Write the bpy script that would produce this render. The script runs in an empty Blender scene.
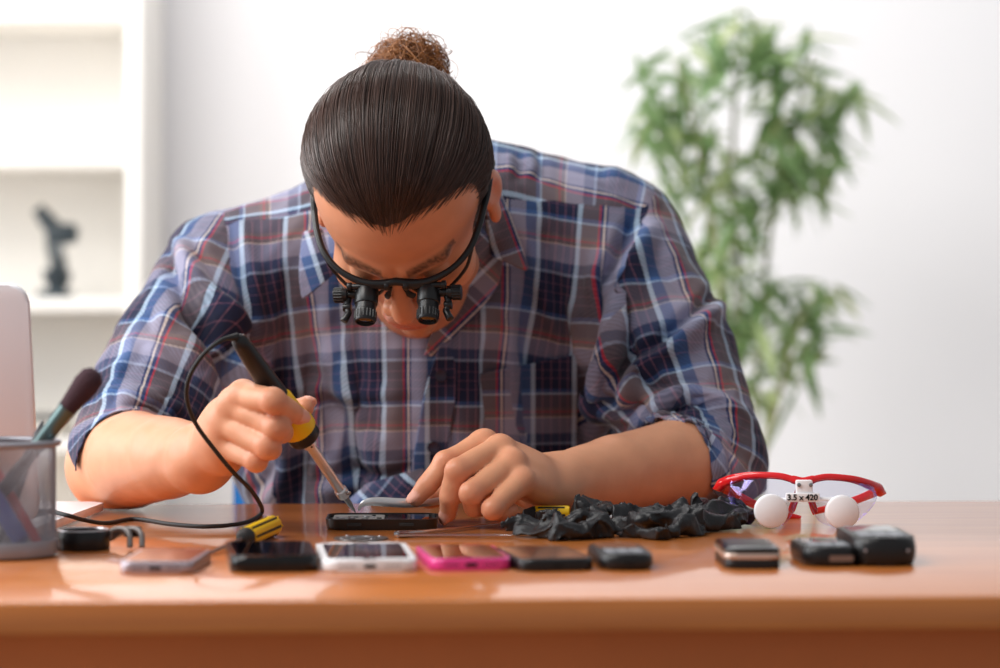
import bpy, bmesh, math, random
import numpy as np
from mathutils import Vector, Matrix
random.seed(7)
rng = np.random.default_rng(11)
SC = bpy.context.scene
COL = SC.collection
PI = math.pi
FPX = 2800.0            # focal length in pixels of a 1000 px wide frame
CAMZ, HORY = 0.95, 282.0
TABLE = 0.75

def P(px, py, d):
    return Vector(((px - 500) / FPX * d, d, CAMZ - (py - HORY) / FPX * d))

def onz(px, py, z=TABLE):
    """point at height z seen at px, py"""
    d = (CAMZ - z) * FPX / (py - HORY)
    return Vector(((px - 500) / FPX * d, d, z))

def lin(c):
    out = []
    for v in c[:3]:
        v = v / 255.0
        out.append(v / 12.92 if v <= 0.04045 else ((v + 0.055) / 1.055) ** 2.4)
    return (out[0], out[1], out[2], 1.0)

# ------------------------------------------------------------------ materials
def mat(name, col, rough=0.5, metal=0.0, coat=0.0, spec=0.5, bump=0.0, bscale=200.0, alpha=1.0,
        sss=0.0, vary=0.0, vscale=8.0, transmission=0.0, ior=1.45, coat_rough=0.05, sheen=0.0):
    m = bpy.data.materials.new(name)
    m.use_nodes = True
    nt = m.node_tree
    b = nt.nodes['Principled BSDF']
    c = lin(col)
    b.inputs['Base Color'].default_value = c
    b.inputs['Roughness'].default_value = rough
    b.inputs['Metallic'].default_value = metal
    b.inputs['Coat Weight'].default_value = coat
    b.inputs['Coat Roughness'].default_value = coat_rough
    b.inputs['Specular IOR Level'].default_value = spec
    b.inputs['Alpha'].default_value = alpha
    b.inputs['Transmission Weight'].default_value = transmission
    b.inputs['IOR'].default_value = ior
    b.inputs['Sheen Weight'].default_value = sheen
    if sss:
        b.inputs['Subsurface Weight'].default_value = sss
        b.inputs['Subsurface Radius'].default_value = (0.012, 0.005, 0.003)
        b.inputs['Subsurface Scale'].default_value = 0.5
    tc = nt.nodes.new('ShaderNodeTexCoord')
    if vary:
        n = nt.nodes.new('ShaderNodeTexNoise'); n.inputs['Scale'].default_value = vscale
        n.inputs['Detail'].default_value = 4
        nt.links.new(tc.outputs['Object'], n.inputs['Vector'])
        mx = nt.nodes.new('ShaderNodeMix'); mx.data_type = 'RGBA'
        mx.inputs[6].default_value = tuple(v * (1 - vary) for v in c[:3]) + (1,)
        mx.inputs[7].default_value = tuple(min(1, v * (1 + vary)) for v in c[:3]) + (1,)
        nt.links.new(n.outputs['Fac'], mx.inputs[0])
        nt.links.new(mx.outputs[2], b.inputs['Base Color'])
    if bump:
        n = nt.nodes.new('ShaderNodeTexNoise'); n.inputs['Scale'].default_value = bscale
        n.inputs['Detail'].default_value = 3
        nt.links.new(tc.outputs['Object'], n.inputs['Vector'])
        bp = nt.nodes.new('ShaderNodeBump'); bp.inputs['Strength'].default_value = bump
        bp.inputs['Distance'].default_value = 0.001
        nt.links.new(n.outputs['Fac'], bp.inputs['Height'])
        nt.links.new(bp.outputs['Normal'], b.inputs['Normal'])
    return m

# ------------------------------------------------------------------ objects
def tag(o, label=None, cat=None, group=None, kind=None):
    if label: o['label'] = label
    if cat: o['category'] = cat
    if group: o['group'] = group
    if kind: o['kind'] = kind
    return o

def empty(name, loc=(0, 0, 0), rz=0.0, label=None, cat=None, group=None):
    o = bpy.data.objects.new(name, None)
    o.empty_display_size = 0.02
    COL.objects.link(o)
    o.location = loc; o.rotation_euler = (0, 0, rz)
    return tag(o, label, cat, group)

def mesh_obj(name, v, f, m, parent=None, smooth=True, angle=40):
    me = bpy.data.meshes.new(name)
    me.from_pydata([tuple(x) for x in v], [], [tuple(x) for x in f])
    me.update()
    o = bpy.data.objects.new(name, me)
    COL.objects.link(o)
    if m is not None:
        for mm in (m if isinstance(m, (list, tuple)) else [m]):
            me.materials.append(mm)
    if parent is not None:
        o.parent = parent
    if smooth:
        me.polygons.foreach_set('use_smooth', [True] * len(me.polygons))
        if angle:
            me.set_sharp_from_angle(angle=math.radians(angle))
    return o

class MB:
    """collects shapes, builds ONE mesh object"""
    def __init__(s):
        s.v = []; s.f = []; s.mi = []
    def add(s, v, f, mi=0, M=None):
        o = len(s.v)
        for x in v:
            x = Vector(x)
            s.v.append(M @ x if M is not None else x)
        for q in f:
            s.f.append(tuple(i + o for i in q)); s.mi.append(mi)
        return s
    def bm(s, bm, mi=0, M=None):
        bm.verts.ensure_lookup_table(); bm.verts.index_update()
        v = [x.co.copy() for x in bm.verts]
        f = [[q.index for q in p.verts] for p in bm.faces]
        bm.free()
        return s.add(v, f, mi, M)
    def box(s, c, size, bevel=0.0, seg=2, rot=None, mi=0, M=None):
        bm = bmesh.new()
        bmesh.ops.create_cube(bm, size=1.0)
        for v in bm.verts:
            v.co = Vector((v.co.x * size[0], v.co.y * size[1], v.co.z * size[2]))
        if bevel:
            bmesh.ops.bevel(bm, geom=bm.edges[:], offset=bevel, segments=seg, profile=0.5, affect='EDGES')
        T = Matrix.Translation(Vector(c))
        if rot is not None: T = T @ rot
        if M is not None: T = M @ T
        return s.bm(bm, mi, T)
    def prism(s, outline, z0, z1, bevel=0.0, seg=2, mi=0, M=None):
        """2-D outline (x, y) raised from z0 to z1, rim edges rounded"""
        bm = bmesh.new()
        lo = [bm.verts.new((x, y, z0)) for x, y in outline]
        hi = [bm.verts.new((x, y, z1)) for x, y in outline]
        n = len(outline)
        bm.faces.new(lo[::-1]); bm.faces.new(hi)
        for i in range(n):
            bm.faces.new((lo[i], lo[(i + 1) % n], hi[(i + 1) % n], hi[i]))
        if bevel:
            ed = [e for e in bm.edges if abs(e.verts[0].co.z - e.verts[1].co.z) < 1e-9]
            bmesh.ops.bevel(bm, geom=ed, offset=bevel, segments=seg, profile=0.5, affect='EDGES')
        return s.bm(bm, mi, M)
    def lathe(s, prof, n=32, M=None, mi=0):
        """profile of (r, z) turned about z"""
        v = []; f = []
        k = len(prof)
        for i in range(n):
            a = 2 * PI * i / n
            for r, z in prof:
                v.append((r * math.cos(a), r * math.sin(a), z))
        for i in range(n):
            j = (i + 1) % n
            for q in range(k - 1):
                f.append((i * k + q, j * k + q, j * k + q + 1, i * k + q + 1))
        if prof[0][0] > 1e-7: f.append(tuple(i * k for i in range(n))[::-1])
        if prof[-1][0] > 1e-7: f.append(tuple(i * k + k - 1 for i in range(n)))
        return s.add(v, f, mi, M)
    def tube(s, pts, r, n=10, mi=0, M=None, cap=True, flat=1.0, up=None):
        pts = [Vector(p) for p in pts]
        rs = r if isinstance(r, (list, tuple)) else [r] * len(pts)
        v = []; f = []
        nrm = None
        for i, p in enumerate(pts):
            t = (pts[min(i + 1, len(pts) - 1)] - pts[max(i - 1, 0)]).normalized()
            if nrm is None:
                a = Vector(up) if up is not None else (Vector((0, 0, 1)) if abs(t.z) < 0.9 else Vector((1, 0, 0)))
                nrm = (a - t * a.dot(t)).normalized()
            else:
                nrm = (nrm - t * nrm.dot(t)).normalized()
            b = t.cross(nrm)
            for k in range(n):
                a = 2 * PI * k / n
                v.append(p + (nrm * math.cos(a) * flat + b * math.sin(a)) * rs[i])
        for i in range(len(pts) - 1):
            for k in range(n):
                k2 = (k + 1) % n
                f.append((i * n + k, i * n + k2, (i + 1) * n + k2, (i + 1) * n + k))
        if cap:
            f.append(tuple(range(n))[::-1])
            f.append(tuple((len(pts) - 1) * n + k for k in range(n)))
        return s.add(v, f, mi, M)
    def cyl(s, a, b, ra, rb=None, n=24, bevel=0.0, mi=0, M=None):
        a = Vector(a); b = Vector(b); rb = ra if rb is None else rb
        d = (b - a); L = d.length
        R = d.to_track_quat('Z', 'Y').to_matrix().to_4x4()
        T = Matrix.Translation(a) @ R
        if M is not None: T = M @ T
        if bevel:
            prof = [(0, 0), (ra - bevel, 0), (ra - bevel * .3, bevel * .3), (ra, bevel), (rb, L - bevel), (rb - bevel * .3, L - bevel * .3), (rb - bevel, L), (0, L)]
        else:
            prof = [(0, 0), (ra, 0), (rb, L), (0, L)]
        return s.lathe(prof, n, T, mi)
    def build(s, name, m, parent=None, smooth=True, angle=40):
        o = mesh_obj(name, s.v, s.f, m, parent, smooth, angle)
        if any(s.mi):
            o.data.polygons.foreach_set('material_index', s.mi)
        bm = bmesh.new(); bm.from_mesh(o.data)
        bmesh.ops.recalc_face_normals(bm, faces=bm.faces[:])
        bm.to_mesh(o.data); bm.free()
        return o

def rrect(w, h, r, n=6, cx=0.0, cy=0.0):
    pts = []
    for sx, sy, a0 in ((1, 1, 0), (-1, 1, 90), (-1, -1, 180), (1, -1, 270)):
        for i in range(n + 1):
            a = math.radians(a0 + 90 * i / n)
            pts.append((cx + sx * (w / 2 - r) + r * math.cos(a), cy + sy * (h / 2 - r) + r * math.sin(a)))
    return pts

def smooth_path(pts, n=8):
    """Catmull-Rom through the points"""
    pts = [Vector(p) for p in pts]
    Q = [pts[0] * 2 - pts[1]] + pts + [pts[-1] * 2 - pts[-2]]
    out = []
    for i in range(1, len(Q) - 2):
        p0, p1, p2, p3 = Q[i - 1], Q[i], Q[i + 1], Q[i + 2]
        for k in range(n):
            t = k / n
            out.append(0.5 * ((2 * p1) + (p2 - p0) * t + (2 * p0 - 5 * p1 + 4 * p2 - p3) * t * t + (3 * p1 - p0 - 3 * p2 + p3) * t ** 3))
    out.append(pts[-1])
    return out

# ------------------------------------------------------------------ implicit surfaces
def A3(p): return np.array(p, dtype=np.float32)

def s_cap(p, a, b, ra, rb):
    a = A3(a); b = A3(b); ab = b - a
    t = np.clip(((p - a) @ ab) / max(float(ab @ ab), 1e-12), 0, 1)
    q = p - a - t[:, None] * ab
    return np.sqrt((q * q).sum(1)) - (ra + (rb - ra) * t)

def s_ell(p, c, r, R=None):
    q = p - A3(c)
    if R is not None: q = q @ np.array(R, dtype=np.float32)      # R columns = axes
    r = A3(r)
    k0 = np.sqrt(((q / r) ** 2).sum(1)); k1 = np.sqrt(((q / (r * r)) ** 2).sum(1))
    return k0 * (k0 - 1.0) / np.maximum(k1, 1e-9)

def s_sph(p, c, r):
    q = p - A3(c)
    return np.sqrt((q * q).sum(1)) - r

def smin(a, b, k):
    h = np.clip(0.5 + 0.5 * (b - a) / k, 0, 1)
    return b + (a - b) * h - k * h * (1 - h)

def smax(a, b, k): return -smin(-a, -b, k)

def s_chain(p, pts, rs, k):
    d = None
    for i in range(len(pts) - 1):
        e = s_cap(p, pts[i], pts[i + 1], rs[i], rs[i + 1])
        d = e if d is None else smin(d, e, k)
    return d

def _hash(ix, iy, iz, s):
    n = (ix * 374761393 + iy * 668265263 + iz * 2147483647 + s * 974711) & 0x7fffffff
    n = ((n ^ (n >> 13)) * 1274126177) & 0x7fffffff
    return ((n ^ (n >> 16)) & 0xffff).astype(np.float32) / 32767.5 - 1.0

def vnoise(p, scale, seed=0):
    """smooth value noise, -1..1"""
    q = np.asarray(p, dtype=np.float64) * scale
    i = np.floor(q).astype(np.int64); f = (q - i).astype(np.float32)
    f = f * f * f * (f * (f * 6 - 15) + 10)
    out = 0
    for dx in (0, 1):
        wx = f[:, 0] if dx else 1 - f[:, 0]
        for dy in (0, 1):
            wy = f[:, 1] if dy else 1 - f[:, 1]
            for dz in (0, 1):
                wz = f[:, 2] if dz else 1 - f[:, 2]
                out = out + wx * wy * wz * _hash(i[:, 0] + dx, i[:, 1] + dy, i[:, 2] + dz, seed)
    return out

def surface(fn, lo, hi, h, coarse=4):
    """surface nets of fn(points) < 0 inside the box; evaluated finely only near the surface"""
    lo = np.array(lo, dtype=np.float64); hi = np.array(hi, dtype=np.float64)
    n = np.ceil((hi - lo) / (h * coarse)).astype(int) + 1          # coarse points
    H = h * coarse
    ax = [lo[i] + H * np.arange(n[i]) for i in range(3)]
    G = np.stack(np.meshgrid(*ax, indexing='ij'), -1).reshape(-1, 3).astype(np.float32)
    C = fn(G).reshape(n)
    m = (n - 1) * coarse                                            # fine points
    F = np.empty(m, dtype=np.float32)
    idx = [np.minimum((np.arange(m[i]) + coarse // 2) // coarse, n[i] - 1) for i in range(3)]
    F[:] = C[np.ix_(*idx)]
    band = np.abs(F) < H * 1.6
    ii = np.argwhere(band)
    pts = (lo + ii * h).astype(np.float32)
    vals = np.empty(len(pts), dtype=np.float32)
    for s in range(0, len(pts), 400000):
        vals[s:s + 400000] = fn(pts[s:s + 400000])
    F[band] = vals
    S = F < 0
    cnt = np.zeros(m - 1, dtype=np.int8)
    for dx in (0, 1):
        for dy in (0, 1):
            for dz in (0, 1):
                cnt += S[dx:m[0] - 1 + dx, dy:m[1] - 1 + dy, dz:m[2] - 1 + dz]
    act = (cnt > 0) & (cnt < 8)
    cells = np.argwhere(act)
    vid = -np.ones(m - 1, dtype=np.int64)
    vid[act] = np.arange(len(cells))
    acc = np.zeros((len(cells), 3)); num = np.zeros(len(cells))
    cor = [(dx, dy, dz) for dx in (0, 1) for dy in (0, 1) for dz in (0, 1)]
    for a in cor:
        for ax_ in range(3):
            if a[ax_]: continue
            b = list(a); b[ax_] = 1
            fa = F[cells[:, 0] + a[0], cells[:, 1] + a[1], cells[:, 2] + a[2]]
            fb = F[cells[:, 0] + b[0], cells[:, 1] + b[1], cells[:, 2] + b[2]]
            c = (fa < 0) != (fb < 0)
            t = np.where(c, fa / np.where(c, fa - fb, 1), 0)
            pt = np.array(a, dtype=float)[None, :].repeat(len(cells), 0)
            pt[:, ax_] += t
            acc[c] += pt[c]; num[c] += 1
    V = lo + (cells + acc / num[:, None]) * h
    Q = []
    for ax_ in range(3):
        sl0 = [slice(None)] * 3; sl1 = [slice(None)] * 3
        sl0[ax_] = slice(0, m[ax_] - 1); sl1[ax_] = slice(1, m[ax_])
        s0 = S[tuple(sl0)]; s1 = S[tuple(sl1)]
        e = np.argwhere(s0 != s1)
        o1, o2 = [k for k in range(3) if k != ax_]
        ok = (e[:, o1] > 0) & (e[:, o2] > 0) & (e[:, o1] < m[o1] - 1) & (e[:, o2] < m[o2] - 1)
        e = e[ok]
        inside0 = s0[e[:, 0], e[:, 1], e[:, 2]]
        q = []
        for d1, d2 in ((-1, -1), (0, -1), (0, 0), (-1, 0)):
            c = e.copy(); c[:, o1] += d1; c[:, o2] += d2
            q.append(vid[c[:, 0], c[:, 1], c[:, 2]])
        q = np.stack(q, 1)
        flip = inside0 if ax_ != 1 else ~inside0
        q[~flip] = q[~flip][:, ::-1]
        Q.append(q)
    Q = np.concatenate(Q)
    return V, Q[(Q >= 0).all(1)]

def np_mesh(name, V, Q, m, parent=None):
    me = bpy.data.meshes.new(name)
    me.vertices.add(len(V)); me.vertices.foreach_set('co', np.asarray(V, dtype=np.float32).ravel())
    me.loops.add(Q.size); me.loops.foreach_set('vertex_index', Q.astype(np.int32).ravel())
    me.polygons.add(len(Q))
    me.polygons.foreach_set('loop_start', np.arange(0, Q.size, Q.shape[1], dtype=np.int32))
    me.polygons.foreach_set('use_smooth', np.ones(len(Q), dtype=bool))
    me.update(calc_edges=True); me.validate()
    if m is not None: me.materials.append(m)
    o = bpy.data.objects.new(name, me); COL.objects.link(o)
    if parent is not None: o.parent = parent
    return o

def relax(V, Q, it=3, lam=0.5):
    """a few Laplacian passes on a quad mesh"""
    V = V.copy()
    E = np.concatenate([Q[:, [0, 1]], Q[:, [1, 2]], Q[:, [2, 3]], Q[:, [3, 0]]])
    deg = np.zeros(len(V)); np.add.at(deg, E[:, 0], 1); np.add.at(deg, E[:, 1], 1)
    for _ in range(it):
        S = np.zeros_like(V)
        np.add.at(S, E[:, 0], V[E[:, 1]]); np.add.at(S, E[:, 1], V[E[:, 0]])
        V += lam * (S / np.maximum(deg, 1)[:, None] - V)
    return V
# =================================================================== camera, light, room
cam = bpy.data.cameras.new('camera'); camo = bpy.data.objects.new('camera', cam); COL.objects.link(camo)
camo.location = (0, 0, CAMZ); camo.rotation_euler = (PI / 2, 0, 0)
cam.sensor_width = 36.0; cam.lens = 36.0 * FPX / 1000.0
cam.shift_y = -(334 - HORY) / 1000.0
cam.clip_start = 0.05; cam.clip_end = 50
cam.dof.use_dof = True; cam.dof.focus_distance = 2.31; cam.dof.aperture_fstop = 3.9
SC.camera = camo

w = bpy.data.worlds.new('daylit_room'); SC.world = w; w.use_nodes = True
w.node_tree.nodes['Background'].inputs[0].default_value = (0.93, 0.96, 1.0, 1)
w.node_tree.nodes['Background'].inputs[1].default_value = 0.36

def area(name, loc, target, sx, sy, power, col=(1, 1, 1)):
    l = bpy.data.lights.new(name, 'AREA'); l.shape = 'RECTANGLE'; l.size = sx; l.size_y = sy
    l.energy = power; l.color = col
    o = bpy.data.objects.new(name, l); COL.objects.link(o)
    o.location = loc
    o.rotation_euler = (Vector(target) - Vector(loc)).to_track_quat('-Z', 'Y').to_euler()
    return o
area('window_daylight', (-2.45, 2.6, 1.75), (0.0, 2.9, 1.0), 2.6, 1.7, 88, (0.95, 0.98, 1.0))
area('ceiling_lamp_glow', (-1.25, 1.5, 2.65), (-0.05, 2.5, 0.9), 1.2, 1.0, 40, (1.0, 0.97, 0.93))
area('back_wall_fill', (-0.65, 3.5, 2.72), (-0.5, 4.7, 1.1), 1.4, 0.5, 38, (1.0, 0.98, 0.96))  # unseen fill light, added to keep the back wall bright

SC.view_settings.view_transform = 'Standard'
try: SC.view_settings.look = 'None'
except Exception: pass
SC.view_settings.gamma = 1.0; SC.view_settings.exposure = 0.0
SC.view_settings.use_curve_mapping = False

M = {}
M['wall'] = mat('wall_paint', (242, 241, 244), 0.85, bump=0.03, bscale=60)
M['floor'] = mat('floor_laminate', (176, 160, 142), 0.4, vary=0.12, vscale=5)
M['white_trim'] = mat('white_trim_paint', (240, 239, 236), 0.5)
M['shelf'] = mat('shelf_laminate', (246, 242, 236), 0.45)
M['window_glass'] = mat('window_glass', (250, 250, 250), 0.02, transmission=1.0)

def structure(name, mb, m):
    o = mb.build(name, m, None, False)
    return tag(o, kind='structure')
structure('floor', MB().box((0.2, 2.6, -0.02), (5.4, 5.4, 0.04)), M['floor'])
structure('wall_back', MB().box((0.2, 4.86, 1.375), (5.4, 0.12, 2.75)), M['wall'])
wl = MB()
wl.box((-2.36, 2.6, 0.40), (0.12, 4.4, 0.8)); wl.box((-2.36, 2.6, 2.65), (0.12, 4.4, 0.2))
wl.box((-2.36, 0.75, 1.675), (0.12, 0.7, 1.75)); wl.box((-2.36, 4.45, 1.675), (0.12, 0.7, 1.75))
structure('wall_left', wl, M['wall'])
fr = MB()
for z in (0.84, 2.51): fr.box((-2.33, 2.6, z), (0.08, 3.0, 0.08), 0.006)
for y in (1.14, 2.6, 4.06): fr.box((-2.33, y, 1.675), (0.08, 0.08, 1.6), 0.006)
structure('window_1', fr, M['white_trim'])
structure('baseboard_back', MB().box((0.2, 4.79, 0.05), (5.2, 0.018, 0.10), 0.004), M['white_trim'])

# =================================================================== desk
YAW = math.radians(3.1)
def wood():
    m = bpy.data.materials.new('desk_cherry_wood'); m.use_nodes = True
    nt = m.node_tree; b = nt.nodes['Principled BSDF']; L = nt.links.new
    tc = nt.nodes.new('ShaderNodeTexCoord')
    mp = nt.nodes.new('ShaderNodeMapping'); mp.inputs['Scale'].default_value = (1.2, 22, 22)
    L(tc.outputs['Object'], mp.inputs['Vector'])
    n = nt.nodes.new('ShaderNodeTexNoise'); n.inputs['Scale'].default_value = 3.0; n.inputs['Detail'].default_value = 7
    n.inputs['Distortion'].default_value = 0.6
    L(mp.outputs[0], n.inputs['Vector'])
    r = nt.nodes.new('ShaderNodeValToRGB')
    r.color_ramp.elements[0].position = 0.28; r.color_ramp.elements[0].color = lin((190, 106, 46))
    r.color_ramp.elements[1].position = 0.75; r.color_ramp.elements[1].color = lin((216, 132, 62))
    L(n.outputs['Fac'], r.inputs[0]); L(r.outputs[0], b.inputs['Base Color'])
    b.inputs['Roughness'].default_value = 0.32
    b.inputs['Coat Weight'].default_value = 0.75; b.inputs['Coat Roughness'].default_value = 0.07; b.inputs['Specular IOR Level'].default_value = 0.3
    return m
M['wood'] = wood()
M['dark_wood'] = mat('desk_panel_wood', (196, 108, 50), 0.45, vary=0.12, vscale=10)
desk = empty('desk', (-0.05, 2.15, 0), YAW, 'glossy orange brown wooden desk covered with phones and tools', 'desk')
dk = 0.385
MB().box((0.05, 0, 0.7395), (1.9, 2 * dk, 0.021), 0.0025, 2).build('tabletop', M['wood'], desk)
MB().box((0.05, -dk + 0.045, 0.405), (1.76, 0.018, 0.645), 0.002).build('front_panel', M['dark_wood'], desk)
MB().box((0.05, 0.0, 0.709), (1.76, 0.05, 0.038), 0.002).build('rail', M['dark_wood'], desk)
for x in (-0.86, 0.96):
    MB().box((x, 0.0, 0.364), (0.025, 2 * dk - 0.03, 0.728), 0.002).build('side_panel', M['dark_wood'], desk)

# =================================================================== bookcase with microscope
D = 4.46
bx0 = -1.55; bx1 = (141 - 500) / FPX * D
bk = empty('bookcase', ((bx0 + bx1) / 2, D, 0), 0, 'tall white open bookcase against the back wall, at the left edge', 'bookcase')
hw = (bx1 - bx0) / 2
def zof(py, d): return CAMZ - (py - HORY) / FPX * d
for sx in (-1, 1):
    MB().box((sx * (hw - 0.012), 0.14, 0.9), (0.024, 0.28, 1.8), 0.002).build('side_panel', M['shelf'], bk)
for z in (0.06, 0.34, zof(440, D) - .01, zof(298, D) - .011, zof(168, D) + .011, zof(22, D) + .011, 1.625, 1.79):
    MB().box((0, 0.139, z), (2 * hw - 0.049, 0.276, 0.022), 0.002).build('shelf', M['shelf'], bk)
MB().box((0, 0.285, 0.9), (2 * hw, 0.008, 1.8)).build('back_panel', M['shelf'], bk)

M['scope'] = mat('microscope_dark_enamel', (52, 62, 68), 0.35)
M['scope_metal'] = mat('microscope_grey_metal', (120, 124, 126), 0.3, metal=0.8)
ZS = zof(298, D)
c = P(55, 298, D + 0.10)
mic = empty('microscope', (c.x, D + 0.10, ZS), 0, 'small dark microscope on the white bookcase shelf', 'microscope')
hc = 0.142 / 0.14
m = MB(); m.prism(rrect(0.055, 0.075, 0.015), 0, 0.012, 0.004); m.box((0.0, 0.02, 0.02), (0.03, 0.03, 0.02), 0.004)
m.build('base', M['scope'], mic)
MB().tube(smooth_path([(0.004, 0.02, 0.02), (0.002, 0.026, 0.05), (-0.004, 0.02, 0.085), (0.0, 0.008, 0.105)], 6), [0.0145] * 19, 10).build('arm', M['scope'], mic)
MB().prism(rrect(0.036, 0.045, 0.006), 0.040, 0.046, 0.002).build('stage', M['scope'], mic)
m = MB(); m.cyl((0.012, -0.006, 0.096), (-0.020, -0.006, 0.136), 0.016, 0.013, 18, 0.002)
m.box((0.012, -0.004, 0.104), (0.052, 0.034, 0.034), 0.010); m.build('head', M['scope'], mic)
MB().cyl((-0.020, -0.006, 0.136), (-0.027, -0.006, 0.145), 0.010, 0.0115, 18, 0.001).build('eyepiece', M['scope'], mic)
m = MB(); m.cyl((0.006, -0.006, 0.088), (0.006, -0.006, 0.056), 0.008, 0.005, 16, 0.001); m.build('objective', M['scope_metal'], mic)
for sx in (-1, 1):
    MB().cyl((sx * 0.006, 0.024, 0.034), (sx * 0.022, 0.024, 0.034), 0.009, None, 16, 0.002).build('focus_knob', M['scope'], mic)

M['dark_book'] = mat('dark_book_cover', (74, 76, 80), 0.6)
M['paper'] = mat('paper_block', (225, 220, 210), 0.8)
c = P(38, 440, D + 0.05); zb = zof(440, D) + .0015
bkk = empty('book', (c.x - 0.04, D + 0.12, zb), 0.05, 'dark book lying flat on the lowest visible bookcase shelf', 'book')
m = MB()
for z in (0.0015, 0.0285): m.box((0, 0, z), (0.15, 0.20, 0.003), 0.001)
m.box((-0.0735, 0, 0.015), (0.003, 0.20, 0.03), 0.001)
m.build('cover', M['dark_book'], bkk)
MB().box((0.0, 0, 0.015), (0.142, 0.192, 0.0235)).build('pages', M['paper'], bkk)

# =================================================================== potted bamboo
def leafmat():
    m = mat('bamboo_leaf', (100, 140, 85), 0.5)
    nt = m.node_tree; b = nt.nodes['Principled BSDF']
    a = nt.nodes.new('ShaderNodeAttribute'); a.attribute_name = 'tint'
    r = nt.nodes.new('ShaderNodeValToRGB')
    r.color_ramp.elements[0].color = lin((120, 148, 100)); r.color_ramp.elements[1].color = lin((196, 206, 150))
    e = r.color_ramp.elements.new(0.55); e.color = lin((146, 178, 124))
    nt.links.new(a.outputs['Fac'], r.inputs[0])
    tr = nt.nodes.new('ShaderNodeBsdfTranslucent'); nt.links.new(r.outputs[0], tr.inputs['Color'])
    nt.links.new(r.outputs[0], b.inputs['Base Color'])
    mx = nt.nodes.new('ShaderNodeMixShader'); mx.inputs[0].default_value = 0.5
    nt.links.new(b.outputs[0], mx.inputs[1]); nt.links.new(tr.outputs[0], mx.inputs[2])
    nt.links.new(mx.outputs[0], nt.nodes['Material Output'].inputs['Surface'])
    return m
M['leaf'] = leafmat()
M['cane'] = mat('bamboo_cane', (150, 150, 105), 0.5, vary=0.2, vscale=20)
M['pot'] = mat('white_ceramic_pot', (225, 222, 216), 0.3)
M['soil'] = mat('potting_soil', (60, 45, 35), 0.95, bump=0.8, bscale=80)
DP = 4.15
px0 = (742 - 500) / FPX * DP
plant = empty('potted_bamboo', (px0, DP, 0), 0, 'tall leafy green bamboo plant standing before the back wall on the right', 'plant')
m = MB(); m.lathe([(0.10, 0), (0.105, 0.01), (0.14, 0.26), (0.15, 0.27), (0.15, 0.29), (0.138, 0.29), (0.132, 0.25), (0, 0.25)], 40); m.build('pot', M['pot'], plant)
m = MB(); m.lathe([(0.1315, 0.251), (0.10, 0.262), (0.05, 0.268), (0, 0.27)], 32); m.build('soil', M['soil'], plant)
def loc(px, py, dd=0.0):
    q = P(px, py, DP + dd); return Vector((q.x - px0, q.y - DP, q.z))
canes = [[(0.0, 0.0, 0.26), loc(735, 500), loc(738, 300), loc(733, 170), loc(736, 60), loc(738, 8)],
         [(0.03, 0.03, 0.26), loc(752, 500, .05), loc(760, 330, .05), loc(775, 200, .06), loc(800, 100, .05), loc(812, 55, .05)],
         [(-0.03, -0.02, 0.26), loc(726, 480, -.04), loc(722, 330, -.04), loc(708, 200, -.05), loc(690, 110, -.05), loc(676, 60, -.05)],
         [(0.05, -0.03, 0.26), loc(760, 500, -.05), loc(778, 400, -.06), loc(800, 320, -.06), loc(826, 285, -.06)]]
for cn in canes:
    q = smooth_path(cn, 8)
    MB().tube(q, [0.006 - 0.004 * i / len(q) for i in range(len(q))], 8).build('cane', M['cane'], plant)
clusters = [(692, 140, 44, 58, 95), (660, 118, 26, 40, 36), (672, 66, 32, 18, 22), (735, 30, 36, 24, 40), (712, 62, 26, 30, 24),
            (758, 62, 26, 28, 30), (786, 56, 34, 32, 46), (800, 105, 46, 42, 75), (846, 98, 38, 16, 26), (812, 150, 36, 38, 55), (775, 165, 34, 40, 60),
            (740, 225, 38, 40, 62), (775, 190, 36, 26, 30), (712, 272, 34, 34, 50), (745, 290, 34, 40, 50), (700, 180, 30, 26, 26), (738, 350, 34, 50, 40),
            (800, 296, 50, 20, 42), (785, 340, 46, 34, 62), (772, 385, 30, 22, 24), (820, 325, 24, 26, 16)]
lv = []; lf = []; tint = []
for cx, cy, rx, ry, n in clusters:
    for _ in range(int(n * 0.62)):
        while True:
            a, b2, c2 = random.uniform(-1, 1), random.uniform(-1, 1), random.uniform(-1, 1)
            if a * a + b2 * b2 + c2 * c2 < 1: break
        p0 = loc(cx + a * rx, cy + b2 * ry, c2 * 0.13)
        az = random.uniform(0, 2 * PI); el = random.uniform(-0.9, 0.5)
        d = Vector((math.cos(az) * math.cos(el), math.sin(az) * math.cos(el) * .8, math.sin(el))).normalized()
        side = d.cross(Vector((random.uniform(-.5, .5), random.uniform(-.5, .5), 1))).normalized()
        L = random.uniform(0.06, 0.125); W = random.uniform(0.006, 0.0105)
        o = len(lv); droop = Vector((0, 0, -1)) * L * random.uniform(.1, .35)
        tt = random.random() ** 1.2
        for t, ww in ((0, .15), (.25, .9), (.5, 1), (.78, .6), (1, .03)):
            c0 = p0 + d * (L * (t - .3)) + droop * t * t
            lv += [c0 - side * W * ww, c0 + side * W * ww]; tint += [tt, tt]
        for k in range(4): lf.append((o + 2 * k, o + 2 * k + 1, o + 2 * k + 3, o + 2 * k + 2))
fo = mesh_obj('foliage', lv, lf, M['leaf'], plant, True, None)
at = fo.data.attributes.new('tint', 'FLOAT', 'POINT'); at.data.foreach_set('value', tint)

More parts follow.
